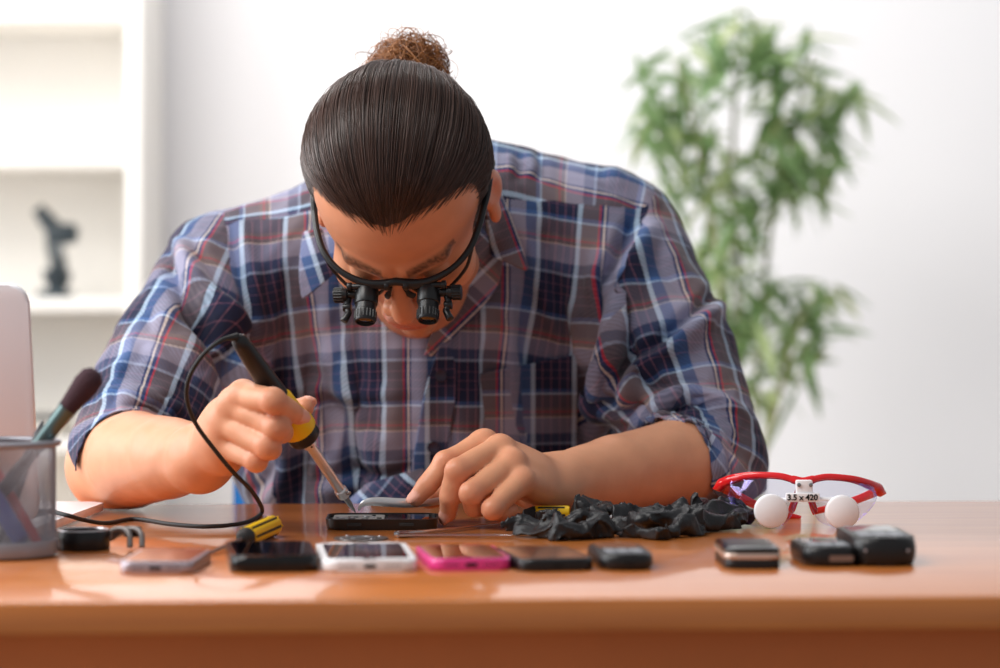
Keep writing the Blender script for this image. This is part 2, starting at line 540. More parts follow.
# =================================================================== blue chair behind the person
M['blue'] = mat('blue_chair_fabric', (22, 112, 184), 0.7, bump=0.2, bscale=400)
M['chair_plastic'] = mat('black_chair_plastic', (28, 28, 30), 0.45)
M['chrome'] = mat('chrome', (200, 202, 205), 0.15, metal=1.0)
ch = empty('office_chair', (-0.085, 2.80, 0), 0, 'bright blue office chair behind the person at the desk', 'chair')
m = MB(); m.prism(rrect(0.44, 0.42, 0.07), 0.39, 0.445, 0.02, 3); m.build('seat', M['blue'], ch)
m = MB()
m.prism(rrect(0.404, 0.42, 0.06), 0, 0.035, 0.012, 3, M=Matrix.Translation((0, 0.245, 0.67)) @ Matrix.Rotation(PI / 2 - 0.06, 4, 'X'))
m.build('backrest', M['blue'], ch)
MB().tube(smooth_path([(0, 0.05, 0.38), (0, 0.22, 0.38), (0, 0.265, 0.44), (0, 0.262, 0.62)], 6), 0.014, 10, flat=2.0).build('back_support', M['chair_plastic'], ch)
MB().cyl((0, 0, 0.10), (0, 0, 0.39), 0.022).build('gas_column', M['chair_plastic'], ch)
for k in range(5):
    a = 2 * PI * k / 5 + .3
    e = Vector((0.27 * math.cos(a), 0.27 * math.sin(a), 0.065))
    lg = MB().tube([(0.02 * math.cos(a), 0.02 * math.sin(a), 0.11), e], [0.02, 0.014], 10).build('leg', M['chair_plastic'], ch)
    t = Vector((-math.sin(a), math.cos(a), 0)) * 0.012
    MB().cyl(e + Vector((0, 0, -0.04)) - t, e + Vector((0, 0, -0.04)) + t, 0.025, None, 18, .004).build('caster', M['chair_plastic'], lg)
# =================================================================== things on the desk
M['black'] = mat('black_plastic', (22, 22, 24), 0.35)
M['black_gloss'] = mat('black_gloss_plastic', (14, 14, 16), 0.12)
M['black_rubber'] = mat('black_rubber', (30, 30, 31), 0.6)
M['screen'] = mat('dark_phone_screen', (12, 14, 22), 0.04, coat=0.6)
M['silver'] = mat('silver_metal', (196, 192, 196), 0.3, metal=0.9)
M['steel'] = mat('bright_steel', (205, 205, 208), 0.18, metal=1.0)
M['dull_steel'] = mat('dull_steel', (150, 150, 152), 0.35, metal=1.0)
M['white_plastic'] = mat('white_plastic', (240, 238, 240), 0.35)
M['pink'] = mat('hot_pink_plastic', (232, 62, 146), 0.3, coat=0.4)
M['yellow'] = mat('yellow_plastic', (236, 190, 18), 0.35)
M['port'] = mat('port_black', (6, 6, 7), 0.6)
M['keypad'] = mat('phone_keypad', (150, 152, 158), 0.35)

def rotz(d, L):
    return d

def slab_phone(name, px, pybot, width, length, thick, yawdeg, body, label, cat='phone', screen=M['screen'], style='touch', bevel=None, rim=None, group=None):
    """phone lying flat; (px, pybot) is the foot of its near edge, it runs back from there"""
    near = onz(px, pybot)
    a = math.radians(yawdeg)
    ctr = near + Vector((-math.sin(a), math.cos(a), 0)) * (length / 2)
    ph = empty(name, ctr, a, label, cat, group)
    bv = bevel or thick * 0.32
    cr = min(width * .17, 0.011)
    m = MB(); m.prism(rrect(width, length, cr), 0.0, thick, bv, 3); m.build('body', body, ph)
    if style == 'touch':
        MB().prism(rrect(width - 0.009, length - 0.030, 0.0015, 3), thick, thick + 0.00035, 0.0001, 1).build('screen', screen, ph)
        MB().lathe([(0.0052, 0), (0.0052, 0.0004), (0.0042, 0.0004), (0.0040, 0.0001), (0, 0.0001)], 24, Matrix.Translation((0, -length / 2 + 0.0078, thick))).build('home_button', rim or M['dull_steel'], ph)
        MB().prism(rrect(0.012, 0.0018, 0.0008, 3), 0, 0.0004, M=Matrix.Translation((0, length / 2 - 0.008, thick))).build('earpiece', M['port'], ph)
    elif style == 'full':
        MB().prism(rrect(width - 0.005, length - 0.012, 0.004, 4), thick, thick + 0.00035, 0.0001, 1).build('screen', screen, ph)
        MB().prism(rrect(0.012, 0.0016, 0.0007, 3), 0, 0.0006, M=Matrix.Translation((0, length / 2 - 0.005, thick - .0002))).build('earpiece', M['port'], ph)
    F = Matrix.Translation((0, -length / 2, thick * .5)) @ Matrix.Rotation(PI / 2, 4, 'X')
    pt = MB(); pt.prism(rrect(0.0085, thick * .3, thick * .13, 4), -0.001, 0.0003, M=F); pt.build('charging_port', M['port'], ph)
    for sx in (-1, 1):
        g = MB()
        for k in range(4):
            g.cyl((sx * (0.010 + .0026 * k) * width / .058, -length / 2 - 0.0002, thick * .5), (sx * (0.010 + .0026 * k) * width / .058, -length / 2 + 0.001, thick * .5), 0.0007, None, 8)
        g.build('speaker_grille', M['port'], ph)
    return ph

M['silver_back'] = mat('silver_phone_body', (182, 170, 178), 0.3, metal=0.6)
M['greyscreen'] = mat('grey_phone_screen', (120, 104, 104), 0.06, coat=0.6)
slab_phone('smartphone', 155, 574.5, 0.0505, 0.098, 0.0085, -2.5, M['silver_back'], 'silver grey smartphone lying leftmost in the front row, near the pen cup', screen=M['greyscreen'], style='full')
slab_phone('smartphone', 275, 572.5, 0.0605, 0.112, 0.0115, 7.5, M['black_gloss'], 'thick glossy black smartphone lying left of the white smartphone', style='full', bevel=0.0045)
slab_phone('smartphone', 370, 572.5, 0.0655, 0.134, 0.0085, 5.8, M['white_plastic'], 'white smartphone with a dark screen and round home button', style='touch')
slab_phone('smartphone', 471.5, 571, 0.0565, 0.104, 0.0085, 8, M['pink'], 'hot pink smartphone with a dark screen lying flat', style='full', bevel=0.0022)
b5 = slab_phone('smartphone', 558, 571.5, 0.053, 0.098, 0.0085, 12, M['black'], 'black smartphone lying between the pink one and a small black phone', style='full')

def feature_phone(px, pybot, width, length, thick, yawdeg, label, body, taper=1.0, trim=None, keys=True, scr=M['screen'], bevel=0.004):
    near = onz(px, pybot); a = math.radians(yawdeg)
    ctr = near + Vector((-math.sin(a), math.cos(a), 0)) * (length / 2)
    ph = empty('mobile_phone', ctr, a, label, 'phone')
    bm = bmesh.new()
    out = rrect(width, length, width * .36, 8)
    lo = [bm.verts.new((x * .90, y * .965, 0)) for x, y in out]
    md = [bm.verts.new((x, y, thick * .45)) for x, y in out]
    hi = [bm.verts.new((x * .93, y * .97, thick)) for x, y in out]
    n = len(out)
    bm.faces.new(lo[::-1]); bm.faces.new(hi)
    for A_, B_ in ((lo, md), (md, hi)):
        for i in range(n): bm.faces.new((A_[i], A_[(i + 1) % n], B_[(i + 1) % n], B_[i]))
    ed = [e for e in bm.edges if abs(e.verts[0].co.z - e.verts[1].co.z) < 1e-9]
    bmesh.ops.bevel(bm, geom=ed, offset=thick * .22, segments=4, profile=.5, affect='EDGES')
    for v in bm.verts:                                         # far end thinner
        t = (v.co.y / length + .5); v.co.z *= 1 - (1 - taper) * t
    m = MB(); m.bm(bm); m.build('body', body, ph)
    def zt(y): return thick * (1 - (1 - taper) * (y / length + .5))
    sl = -math.atan(thick * (1 - taper) / length)
    T = Matrix.Translation((0, length * .20, zt(length * .20))) @ Matrix.Rotation(sl, 4, 'X')
    MB().prism(rrect(width * .76, length * .42, .003, 4), 0, 0.0006, 0.0002, 1, M=T).build('screen', scr, ph)
    if keys:
        for r in range(4):
            for c in range(3):
                y = -length * .10 - r * length * .085; x = (c - 1) * width * .24
                T = Matrix.Translation((x, y, zt(y))) @ Matrix.Rotation(sl, 4, 'X')
                MB().prism(rrect(width * .20, length * .06, .0012, 3), -0.0002, 0.0008, 0.0003, 1, M=T).build('key', M['keypad'], ph)
    return ph, width, length, thick

fp, W_, L_, T_ = feature_phone(629, 571, 0.0385, 0.088, 0.0115, 6, 'small rounded black mobile phone at the right end of the front row', M['black'])
MB().prism(rrect(0.008, 0.003, 0.001, 3), -0.002, 0.0005, M=Matrix.Translation((0, -L_ / 2, T_ * .45)) @ Matrix.Rotation(PI / 2, 4, 'X')).build('charging_port', M['port'], fp)

# slider phone, pale trim and a bright screen
near = onz(752, 569.5)
sp = empty('slider_phone', near + Vector((0.0, 0.041, 0)), math.radians(1.5), 'small black and silver slider phone with glossy top, in front of the red glasses', 'phone')
m = MB(); m.prism(rrect(0.0385, 0.080, 0.008, 6), 0, 0.0070, 0.0025, 3); m.build('lower_body', M['black'], sp)
m = MB(); m.prism(rrect(0.0395, 0.081, 0.008, 6), 0.0070, 0.0110, 0.0012, 2); m.build('trim_band', mat('champagne_metal', (222, 200, 186), 0.25, metal=0.7), sp)
m = MB(); m.prism(rrect(0.0385, 0.080, 0.008, 6), 0.0110, 0.0145, 0.0015, 2); m.build('upper_body', M['black_gloss'], sp)
MB().prism(rrect(0.031, 0.052, 0.002, 4), 0.0145, 0.0149, 0.0001, 1, M=Matrix.Translation((0, 0.007, 0))).build('screen', mat('satin_dark_screen', (24, 22, 30), .28), sp)
MB().prism(rrect(0.008, 0.003, .001, 3), -0.001, .0004, M=Matrix.Translation((0.003, -0.0385, 0.0042)) @ Matrix.Rotation(PI / 2, 4, 'X')).build('charging_port', M['port'], sp)

M['grey_screen2'] = mat('grey_lcd', (96, 104, 106), 0.08, coat=0.5)
kp, W_, L_, T_ = feature_phone(833, 567, 0.0405, 0.078, 0.0140, 3.5, 'black mobile phone with a grey connector, leaning beside the largest black phone', M['black'], 0.97, scr=M['grey_screen2'])
kp['label'] = 'compact black mobile phone with a metal connector slot, left of the bulky black phone'
MB().prism(rrect(0.017, 0.0042, .001, 3), -0.003, .0006, M=Matrix.Translation((0.006, -L_ / 2 + .0006, T_ * .42)) @ Matrix.Rotation(PI / 2, 4, 'X')).build('connector', mat('connector_metal', (150, 128, 116), .4, metal=.8), kp)
bp_, W_, L_, T_ = feature_phone(887, 567, 0.0470, 0.112, 0.0205, 1.0, 'bulky rounded black phone, largest and rightmost on the desk', M['black'], 0.95, scr=M['grey_screen2'])
for sx in (-1, 1):
    MB().cyl((sx * .015, -L_ / 2 - .0002, T_ * .56), (sx * .015, -L_ / 2 + .002, T_ * .56), .0011, None, 12).build('screw', M['silver'], bp_)

# --- opened phone under repair
rp0 = onz(381, 530.5)
rp = empty('disassembled_phone', rp0 + Vector((0, 0.033, 0)), math.radians(1.0), 'opened black phone with bare circuit board under the soldering iron', 'phone')
bm = bmesh.new()
out = rrect(0.0915, 0.064, 0.012, 7)
n = len(out); lo = [bm.verts.new((x * .97, y * .96, 0)) for x, y in out]; hi = [bm.verts.new((x, y, .0088)) for x, y in out]
hi2 = [bm.verts.new((x * .965, y * .95, .0090)) for x, y in out]; fl = [bm.verts.new((x * .955, y * .935, .0062)) for x, y in out]
bm.faces.new(lo[::-1]); bm.faces.new(fl)
for A_, B_ in ((lo, hi), (hi, hi2), (hi2, fl)):
    for i in range(n): bm.faces.new((A_[i], A_[(i + 1) % n], B_[(i + 1) % n], B_[i]))
bmesh.ops.bevel(bm, geom=[e for e in bm.edges if all(v in lo for v in e.verts)], offset=.002, segments=3, profile=.5, affect='EDGES')
MB().bm(bm).build('housing', M['black'], rp)
M['pcb'] = mat('silver_green_circuit_board', (170, 172, 168), 0.4, metal=.5, vary=.35, vscale=220, bump=.5, bscale=500)
pb = MB().prism(rrect(0.042, 0.056, .006, 4, -0.0195, 0), .0062, .0078, .0003, 1); pcb = pb.build('circuit_board', M['pcb'], rp)
for i in range(14):
    x = -0.0195 + random.uniform(-.018, .018); y = random.uniform(-.024, .022)
    if (x + 0.027) ** 2 + (y - .013) ** 2 < .00012: continue
    MB().box((x, y, .0082), (random.uniform(.002, .006), random.uniform(.002, .005), .0009), .0002, 1).build('chip', random.choice([M['dull_steel'], M['port'], M['silver']]), pcb)
MB().prism(rrect(0.034, 0.052, .003, 4, 0.021, 0), .0062, .0084, .0004, 1).build('display_panel', M['screen'], rp)
for x in (-.022, .020):
    MB().prism(rrect(0.012, .0026, .001, 3), -.0005, .0005, .0002, 1, M=Matrix.Translation((x, -0.0320, .0045)) @ Matrix.Rotation(PI / 2, 4, 'X')).build('side_button', M['black_rubber'], rp)

# --- small metal plate
pl = empty('metal_plate', onz(361, 539.5), 0.1, 'thin dark grey metal shield plate lying before the opened phone', 'metal plate')
o = [(0.021 * math.cos(t) * (1 + .06 * math.sin(3 * t)), 0.021 * math.sin(t) * (1 + .05 * math.cos(5 * t))) for t in [2 * PI * i / 40 for i in range(40)]]
MB().prism(o, 0, .0014, .0004, 1).build('plate', mat('scuffed_grey_metal', (120, 118, 116), .4, metal=.9, vary=.4, vscale=180), pl)
MB().lathe([(.010, 0), (.010, .0007), (.0085, .0007), (.008, .0002), (0, .0002)], 28, Matrix.Translation((0.001, 0, .0014))).build('ring', M['dull_steel'], pl)
for a in (0.4, 2.2, 3.6, 5.2):
    MB().cyl((0.0165 * math.cos(a), 0.0165 * math.sin(a), .0013), (0.0165 * math.cos(a), 0.0165 * math.sin(a), .0022), .0016, None, 12, .0003).build('rivet', M['silver'], pl)

# --- open tweezers on the desk: two arms joined at the left
tw0 = onz(399, 537.5)
tw = empty('tweezers', tw0, 0, 'open silver tweezers lying flat on the desk before the left hand', 'tweezers')
def lp(px, py, z=TABLE): return onz(px, py, z) - tw0
for pts in ([lp(398, 538), lp(420, 537.6), lp(470, 537.8), lp(512, 538.2)], [lp(398, 536), lp(422, 534.6), lp(465, 530), lp(509, 525)]):
    q = smooth_path([Vector((p.x, p.y, .0022)) for p in pts], 8)
    MB().tube(q, [0.0042 - 0.0026 * i / (len(q) - 1) for i in range(len(q))], 10, flat=.45, up=(0, 0, 1)).build('arm', M['steel'], tw)
MB().box((0.002, 0.004, .0022), (.012, .012, .0036), .001).build('joint', M['steel'], tw)

# --- stubby yellow screwdrivers
def screwdriver(label, tip, tail, r, shaft_frac, M_=None):
    tip = Vector(tip); tail = Vector(tail)
    ax = (tail - tip); L = ax.length; ax.normalize()
    sd = empty('screwdriver', tip, 0, label, 'screwdriver')
    T = ax.to_track_quat('Z', 'Y').to_matrix().to_4x4()
    hs = L * shaft_frac
    MB().lathe([(0.0006, 0), (.0012, .002), (.0014, .004), (.0014, hs + .004)], 14, T).build('shaft', M['dull_steel'], sd)
    m = MB(); m.lathe([(.0025, hs), (r * .6, hs + .001), (r * .72, hs + .004), (r * .95, hs + .008), (r * .95, hs + .0105)], 24, T); m.build('collar', M['black_rubber'], sd)
    out = []
    for i in range(48):
        a = 2 * PI * i / 48; out.append((r * (1 - .10 * (0.5 + .5 * math.cos(6 * a)) ** 3) * math.cos(a), r * (1 - .10 * (0.5 + .5 * math.cos(6 * a)) ** 3) * math.sin(a)))
    m = MB(); m.prism(out, hs + .010, L, r * .2, 3, M=T); hd = m.build('handle', M['yellow'], sd)
    for i in range(6):
        a = 2 * PI * i / 6
        c = Vector((r * .925 * math.cos(a), r * .925 * math.sin(a), 0))
        MB().tube([T @ (c + Vector((0, 0, hs + .0125))), T @ (c + Vector((0, 0, L - .004)))], r * .13, 8).build('grip_strip', M['black_rubber'], hd)
    return sd
R_ = 0.0080
screwdriver('stubby yellow and black screwdriver lying near the black phone', Vector(((209 - 500) / FPX * 2.045, 2.045, TABLE + .0018)), Vector(((273 - 500) / FPX * 2.205, 2.205, TABLE + R_ + .0003)), R_, .50)
R2 = .0075
zy = TABLE + R2 + .0004
screwdriver('yellow handled screwdriver lying half covered behind the crumpled black gloves', Vector(((507 - 500) / FPX * 2.308, 2.308, zy)), Vector(((569 - 500) / FPX * 2.312, 2.312, zy)), R2, .25)

# --- laptop seen from behind, at the left edge
lh = onz(37, 538); lc = onz(106, 511.5)
ydir = (lc - lh); dep = ydir.length; ydir.normalize()
xdir = Vector((ydir.y, -ydir.x, 0))
lt = empty('laptop', lh, 0, 'silver white laptop seen from behind, behind the mesh pen cup', 'laptop')
B3 = Matrix((( -xdir.x, ydir.x, 0, 0), (-xdir.y, ydir.y, 0, 0), (0, 0, 1, 0), (0, 0, 0, 1)))    # x to the left, y away
M['laptop'] = mat('laptop_aluminium', (236, 234, 240), 0.38, metal=.0)
Wl = 0.30
m = MB(); m.prism(rrect(Wl, dep, .010, 5, Wl / 2, dep / 2), .0015, .0085, .003, 2, M=B3); m.build('base', M['laptop'], lt)
m = MB()
for r in range(5):
    for c in range(13):
        m.box((.03 + c * .0195, .075 + r * .019, .0088), (.0165, .016, .001), .0003, 1, M=B3)
m.build('keyboard', M['black'], lt)
MB().prism(rrect(.10, .065, .003, 4, Wl / 2, dep - .045), .0084, .0088, .0002, 1, M=B3).build('trackpad', M['laptop'], lt)
hinge = B3 @ Matrix.Translation((0, .010, .0115)) @ Matrix.Rotation(math.radians(102), 4, 'X')
m = MB(); m.prism(rrect(Wl, .191, .014, 8, Wl / 2, .0955), -0.0035, .0035, .0025, 3, M=hinge); m.build('lid', M['laptop'], lt)
MB().prism(rrect(Wl - .016, .168, .003, 4, Wl / 2, .097), -.0040, -.0034, M=hinge).build('screen', M['screen'], lt)
MB().cyl(B3 @ Vector((.03, .010, .0112)), B3 @ Vector((Wl - .03, .010, .0112)), .0038, None, 16, .001).build('hinge', M['black'], lt)

# --- mesh pen cup
CC = Vector((P(-1, 500, 2.045).x, 2.045, TABLE)); CR = .0425; CH = .0845
cup = empty('pen_cup', CC, 0, 'round grey wire mesh pen cup at the left edge of the desk', 'pen cup')
M['mesh'] = mat('grey_painted_wire', (150, 150, 158), .4, metal=.4)
mw = MB(); NL = 120; ST = 14
for s in (-1, 1):
    for i in range(NL):
        pts = []
        for k in range(ST + 1):
            z = .012 + (CH - .016) * k / ST
            a = 2 * PI * i / NL + s * (z / CR) * .75
            rr = CR - .0016
            pts.append((rr * math.cos(a), rr * math.sin(a), z))
        mw.tube(pts, .00033, 3, cap=False)
mw.build('wire_mesh', M['mesh'], cup)
MB().lathe([(0, .001), (CR - .003, .001), (CR - .0005, .0015), (CR, .004), (CR, .011), (CR - .0006, .0125), (CR - .0022, .0125), (CR - .0024, .003), (0, .003)], 64).build('base', M['mesh'], cup)
m = MB()
ring = [(CR * math.cos(2 * PI * i / 64), CR * math.sin(2 * PI * i / 64), CH - .002) for i in range(65)]
m.tube(ring, .0026, 10, cap=False); m.build('rim', M['mesh'], cup)

def stick(name, a, b, parts, label, cat):
    a = Vector(a); b = Vector(b); ax = b - a; L = ax.length
    o = empty(name, a, 0, label, cat)
    T = ax.to_track_quat('Z', 'Y').to_matrix().to_4x4()
    for pn, prof, mm in parts:
        MB().lathe([(r, t * L) for r, t in prof], 20, T).build(pn, mm, o)
    return o
ba = CC + Vector((-.0305, .008, .0065)); bb = P(97, 371, 2.035)
stick('makeup_brush', ba, bb, [
    ('handle', [(.002, 0), (.0045, .05), (.0055, .35), (.0045, .55)], M['black_gloss']),
    ('ferrule', [(.0046, .55), (.0062, .58), (.0066, .76), (.0075, .79)], mat('grey_green_ferrule', (92, 112, 112), .3, metal=.7)),
    ('bristles', [(.0070, .79), (.0085, .86), (.0098, .92), (.0090, .97), (.005, .995), (0, 1.0)], mat('dark_plum_bristles', (64, 40, 48), .9, bump=1, bscale=600, vary=.3, vscale=90))],
    'soft dark plum makeup brush standing in the pen cup', 'brush')
stick('marker_pen', CC + Vector((.020, -.014, .0105)), CC + Vector((-.062, .004, .135)), [
    ('barrel', [(.003, 0), (.0062, .02), (.0066, .1), (.0066, .62)], mat('blue_plastic', (52, 70, 150), .35)),
    ('cap', [(.0072, .62), (.0072, .97), (.005, 1.0), (0, 1.0)], mat('blue_cap', (40, 55, 130), .35))],
    'blue marker pen leaning in the pen cup', 'pen')
stick('pencil', CC + Vector((.030, .004, .0055)), CC + Vector((-.050, .022, .135)), [
    ('barrel', [(.0015, 0), (.0036, .05), (.0036, .93)], mat('red_lacquer', (200, 62, 66), .35)),
    ('eraser', [(.0034, .93), (.0034, .99), (.002, 1.0), (0, 1.0)], mat('pink_eraser', (220, 150, 150), .8))],
    'red pencil leaning in the pen cup, behind the blue marker', 'pencil')
stick('craft_brush', CC + Vector((-.005, .022, .0055)), CC + Vector((.029, .018, .098)), [
    ('handle', [(.002, 0), (.0035, .2), (.0030, .9), (.0010, 1.0), (0, 1.0)], mat('grey_brush_handle', (92, 92, 98), .4))],
    'thin dark grey handle standing inside the pen cup', 'brush')

# --- jeweller's loupe case, black with grey wire hooks
lpc = onz(83, 549)
lo_ = empty('loupe_magnifier', lpc, 0, 'low round black loupe with grey curled wire clips, beside the pen cup', 'magnifier')
MB().lathe([(0, 0), (.0193, 0), (.0200, .001), (.0200, .0132), (.0193, .0142), (.0183, .0142), (.0178, .0125), (0, .0125)], 48).build('housing', M['black'], lo_)
MB().lathe([(.0193, .0141), (.0190, .0150), (.0180, .0150), (.0178, .0141)], 48).build('rim_ring', M['silver'], lo_)
M['grey_wire'] = mat('grey_wire', (128, 122, 120), .4, metal=.4)
for k, dx in enumerate((0, .009)):
    q = smooth_path([(.0190, .004 + .004 * k, .007), (.022 + dx, .004, .0135), (.030 + dx, .002, .0145), (.035 + dx, -.002, .011), (.036 + dx, -.006, .0022)], 8)
    MB().tube(q, .0023, 10).build('wire_clip', M['grey_wire'], lo_)
MB().cyl((.030, .010, .0125), (.042, .004, .0125), .0042, None, 16, .001).build('clamp', M['black_rubber'], lo_)

# --- red surgical loupe glasses
GD = 2.29
g0 = Vector((P(801, 531, GD).x, GD, TABLE))
gl = empty('loupe_glasses', g0, 0, 'red framed magnifying glasses with two round white lens caps, on the right of the desk', 'glasses')
def gp(px, py, dd=0.0):
    q = P(px, py, GD + dd); return Vector((q.x - g0.x, q.y - g0.y, q.z - g0.z))
M['red'] = mat('glossy_red_plastic', (222, 26, 34), .25, coat=.5)
def lensmat():
    m = bpy.data.materials.new('coated_clear_lens'); m.use_nodes = True
    nt = m.node_tree; nt.nodes.clear(); L = nt.links.new
    o = nt.nodes.new('ShaderNodeOutputMaterial'); mx = nt.nodes.new('ShaderNodeMixShader')
    t = nt.nodes.new('ShaderNodeBsdfTransparent'); t.inputs[0].default_value = (.93, .93, .97, 1)
    g = nt.nodes.new('ShaderNodeBsdfGlossy'); g.inputs['Roughness'].default_value = .03; g.inputs['Color'].default_value = (.62, .55, 1, 1)
    lw = nt.nodes.new('ShaderNodeLayerWeight'); lw.inputs['Blend'].default_value = .25
    mm = nt.nodes.new('ShaderNodeMath'); mm.operation = 'MULTIPLY_ADD'; mm.inputs[1].default_value = .6; mm.inputs[2].default_value = .03
    L(lw.outputs['Fresnel'], mm.inputs[0]); L(mm.outputs[0], mx.inputs[0])
    L(t.outputs[0], mx.inputs[1]); L(g.outputs[0], mx.inputs[2]); L(mx.outputs[0], o.inputs['Surface'])
    return m
M['lens'] = lensmat()
top = [gp(721, 484, .030), gp(733, 479, .016), gp(752, 475.5, .006), gp(778, 476, .0), gp(793, 479.5, -.002), gp(803, 481.5, -.003),
       gp(813, 479.5, -.002), gp(828, 477, .0), gp(851, 479, .004), gp(868, 484, .014), gp(879, 489, .028)]
q = smooth_path(top, 6)
rr = []
for i in range(len(q)):
    t = abs(2 * i / (len(q) - 1) - 1); rr.append(.0019 + .0013 * max(0, t - .55) / .45 + (.0004 if t < .2 else 0))
MB().tube(q, rr, 12, flat=1.5).build('frame', M['red'], gl)
for side, (tipc, i0) in enumerate(((q[0], 0), (q[-1], -1))):
    m = MB(); d = (q[0] - q[2]) if side == 0 else (q[-1] - q[-3]); d.normalize()
    m.tube([tipc - d * .006, tipc - d * .001 + Vector((0, 0, -.0008)), tipc + d * .0035 + Vector((0, 0, -.0015)), tipc + d * .0085 + Vector(((-1 if side == 0 else 1) * .002, 0, -.0018))], [.0030, .0042, .0036, .0004], 10, flat=1.3)
    m.build('hinge_block', M['red'], gl)
    arm = ([gp(724, 488, .032), gp(738, 496, .046), gp(758, 506, .060), gp(775, 512, .072), gp(800, 519, .080)] if side == 0 else
           [gp(877, 491, .030), gp(866, 496, .052), gp(850, 502, .074), gp(838, 506, .088), gp(812, 512, .098)])
    qa = smooth_path(arm, 6)
    MB().tube(qa, [.0042 - .0012 * i / len(qa) for i in range(len(qa))], 10, flat=.4, up=(0, 1, 0)).build('temple', M['red'], gl)
for side in (0, 1):                                            # lenses: curved shields hanging from the frame
    topl = q[4:28] if side == 0 else q[33:57]
    low = ([(731, 486), (728, 500), (738, 515), (752, 525), (770, 528), (786, 522), (795, 505), (797, 488)] if side == 0 else
           [(809, 488), (811, 505), (820, 521), (836, 526), (854, 522), (868, 511), (876, 498), (873, 489)])
    lows = smooth_path([gp(x, y, .016 if i in (0, 1, 7) and ((side == 0 and i < 2) or (side == 1 and i > 5)) else .004) for i, (x, y) in enumerate(low)], 5)
    k = 24
    tp = [topl[int(i * (len(topl) - 1) / (k - 1))] for i in range(k)]
    lw_ = [lows[int(i * (len(lows) - 1) / (k - 1))] for i in range(k)]
    if side == 1 and (tp[0] - lw_[0]).length > (tp[0] - lw_[-1]).length: lw_ = lw_[::-1]
    vs = []; fs = []
    for i in range(k):
        for j in range(9):
            t = j / 8; p = tp[i].lerp(lw_[i], t); p.y -= .006 * math.sin(PI * t) ; vs.append(p)
    for i in range(k - 1):
        for j in range(8): fs.append((i * 9 + j, i * 9 + 9 + j, i * 9 + 10 + j, i * 9 + j + 1))
    lo2 = mesh_obj('lens', vs, fs, M['lens'], gl, True, None)
    md = lo2.modifiers.new('thickness', 'SOLIDIFY'); md.thickness = .0008
M['white_abs'] = mat('white_abs_plastic', (244, 243, 246), .35)
m = MB(); m.box(gp(804, 487, -.010), (.0135, .008, .0115), .0012); mb_ = m.build('bridge_mount', M['white_abs'], gl)
for px in (799, 811):
    MB().cyl(gp(px, 485, -.0135), gp(px, 485, -.0150), .0017, None, 14, .0003).build('screw', M['dull_steel'], mb_)
MB().box(gp(802.5, 497.5, -.014), (.0275, .005, .0072), .0008).build('label_plate', M['white_abs'], gl)
tc_ = bpy.data.curves.new('tmp_text', 'FONT'); tc_.body = '3.5 x 420'; tc_.size = .0066; tc_.align_x = 'CENTER'; tc_.align_y = 'CENTER'; tc_.extrude = .0002; tc_.offset = .00018
to = bpy.data.objects.new('tmp_text', tc_); COL.objects.link(to)
bpy.context.view_layer.update()
tm = bpy.data.meshes.new_from_object(to.evaluated_get(bpy.context.evaluated_depsgraph_get()))
bpy.data.objects.remove(to)
tx = bpy.data.objects.new('lettering', tm); COL.objects.link(tx); tm.materials.clear(); tm.materials.append(M['port'])
tx.location = gp(802.5, 497.7, -.0167); tx.rotation_euler = (PI / 2, 0, 0); tx.parent = gl
MB().cyl(gp(770, 500, -.012), gp(842, 499, -.012), .0018, None, 12).build('loupe_bar', M['white_abs'], gl)
for px, py in ((770.5, 515), (841.5, 511.5)):
    c = gp(px, py, -.012)
    if px < 800: c.z = .0141
    cap = MB().lathe([(0, 0), (.0120, 0), (.0135, .0012), (.0138, .003), (.0138, .008), (.0125, .008), (.0118, .016), (.0105, .017), (0, .017)], 48, Matrix.Translation(c + Vector((0, -.010, 0))) @ Matrix.Rotation(-PI / 2, 4, 'X')).build('loupe_cap', M['white_abs'], gl)
    MB().box(c + Vector((0, .003, .0050)), (.005, .008, .012), .001).build('loupe_arm', M['white_abs'], gl)
for sx, px in ((-1, 793), (1, 813)):
    MB().tube(smooth_path([gp(803 + sx * 5, 489, .004), gp(803 + sx * 8, 500, .010), gp(803 + sx * 12, 512, .014)], 5), [.0022] * 5 + [.003] * 5 + [.0022], 10).build('nose_pad', M['red'], gl)

# --- crumpled black gloves
M['nitrile'] = mat('black_nitrile', (24, 24, 27), .42, bump=.5, bscale=420)
def glove(label, prims, lo, hi, seed):
    def fn(p):
        q = p + .006 * np.stack([vnoise(p, 62, seed), vnoise(p, 62, seed + 1), vnoise(p, 62, seed + 2)], 1)
        d = None
        for a, b, r1, r2 in prims:
            a = (a[0], a[1], TABLE + (a[2] - TABLE) * .8); b = (b[0], b[1], TABLE + (b[2] - TABLE) * .8)
            e = s_cap(q, a, b, r1 * .86, r2 * .86); d = e if d is None else smin(d, e, .004)
        w_ = np.stack([q[:, 0] * .75 + q[:, 2] * .5, q[:, 1], q[:, 2] * .8 - q[:, 0] * .35], 1)
        n = 1 - np.abs(vnoise(w_, 78, seed + 5)); n2 = 1 - np.abs(vnoise(w_ + .3, 150, seed + 9))
        d = d - .0046 * (n ** 3) - .0012 * n2 ** 3 + .0022
        return np.maximum(d, (TABLE + .0004) - p[:, 2])
    V, Q = surface(fn, lo, hi, .0011)
    c = np.array([(lo[0] + hi[0]) / 2, (lo[1] + hi[1]) / 2, TABLE])
    o = np_mesh('glove', V - c, Q, M['nitrile']); o.location = c
    return tag(o, label, 'glove', None)
def gq(px, py, h, r=0): 
    q = onz(px, py); return (q.x, q.y, TABLE + h)
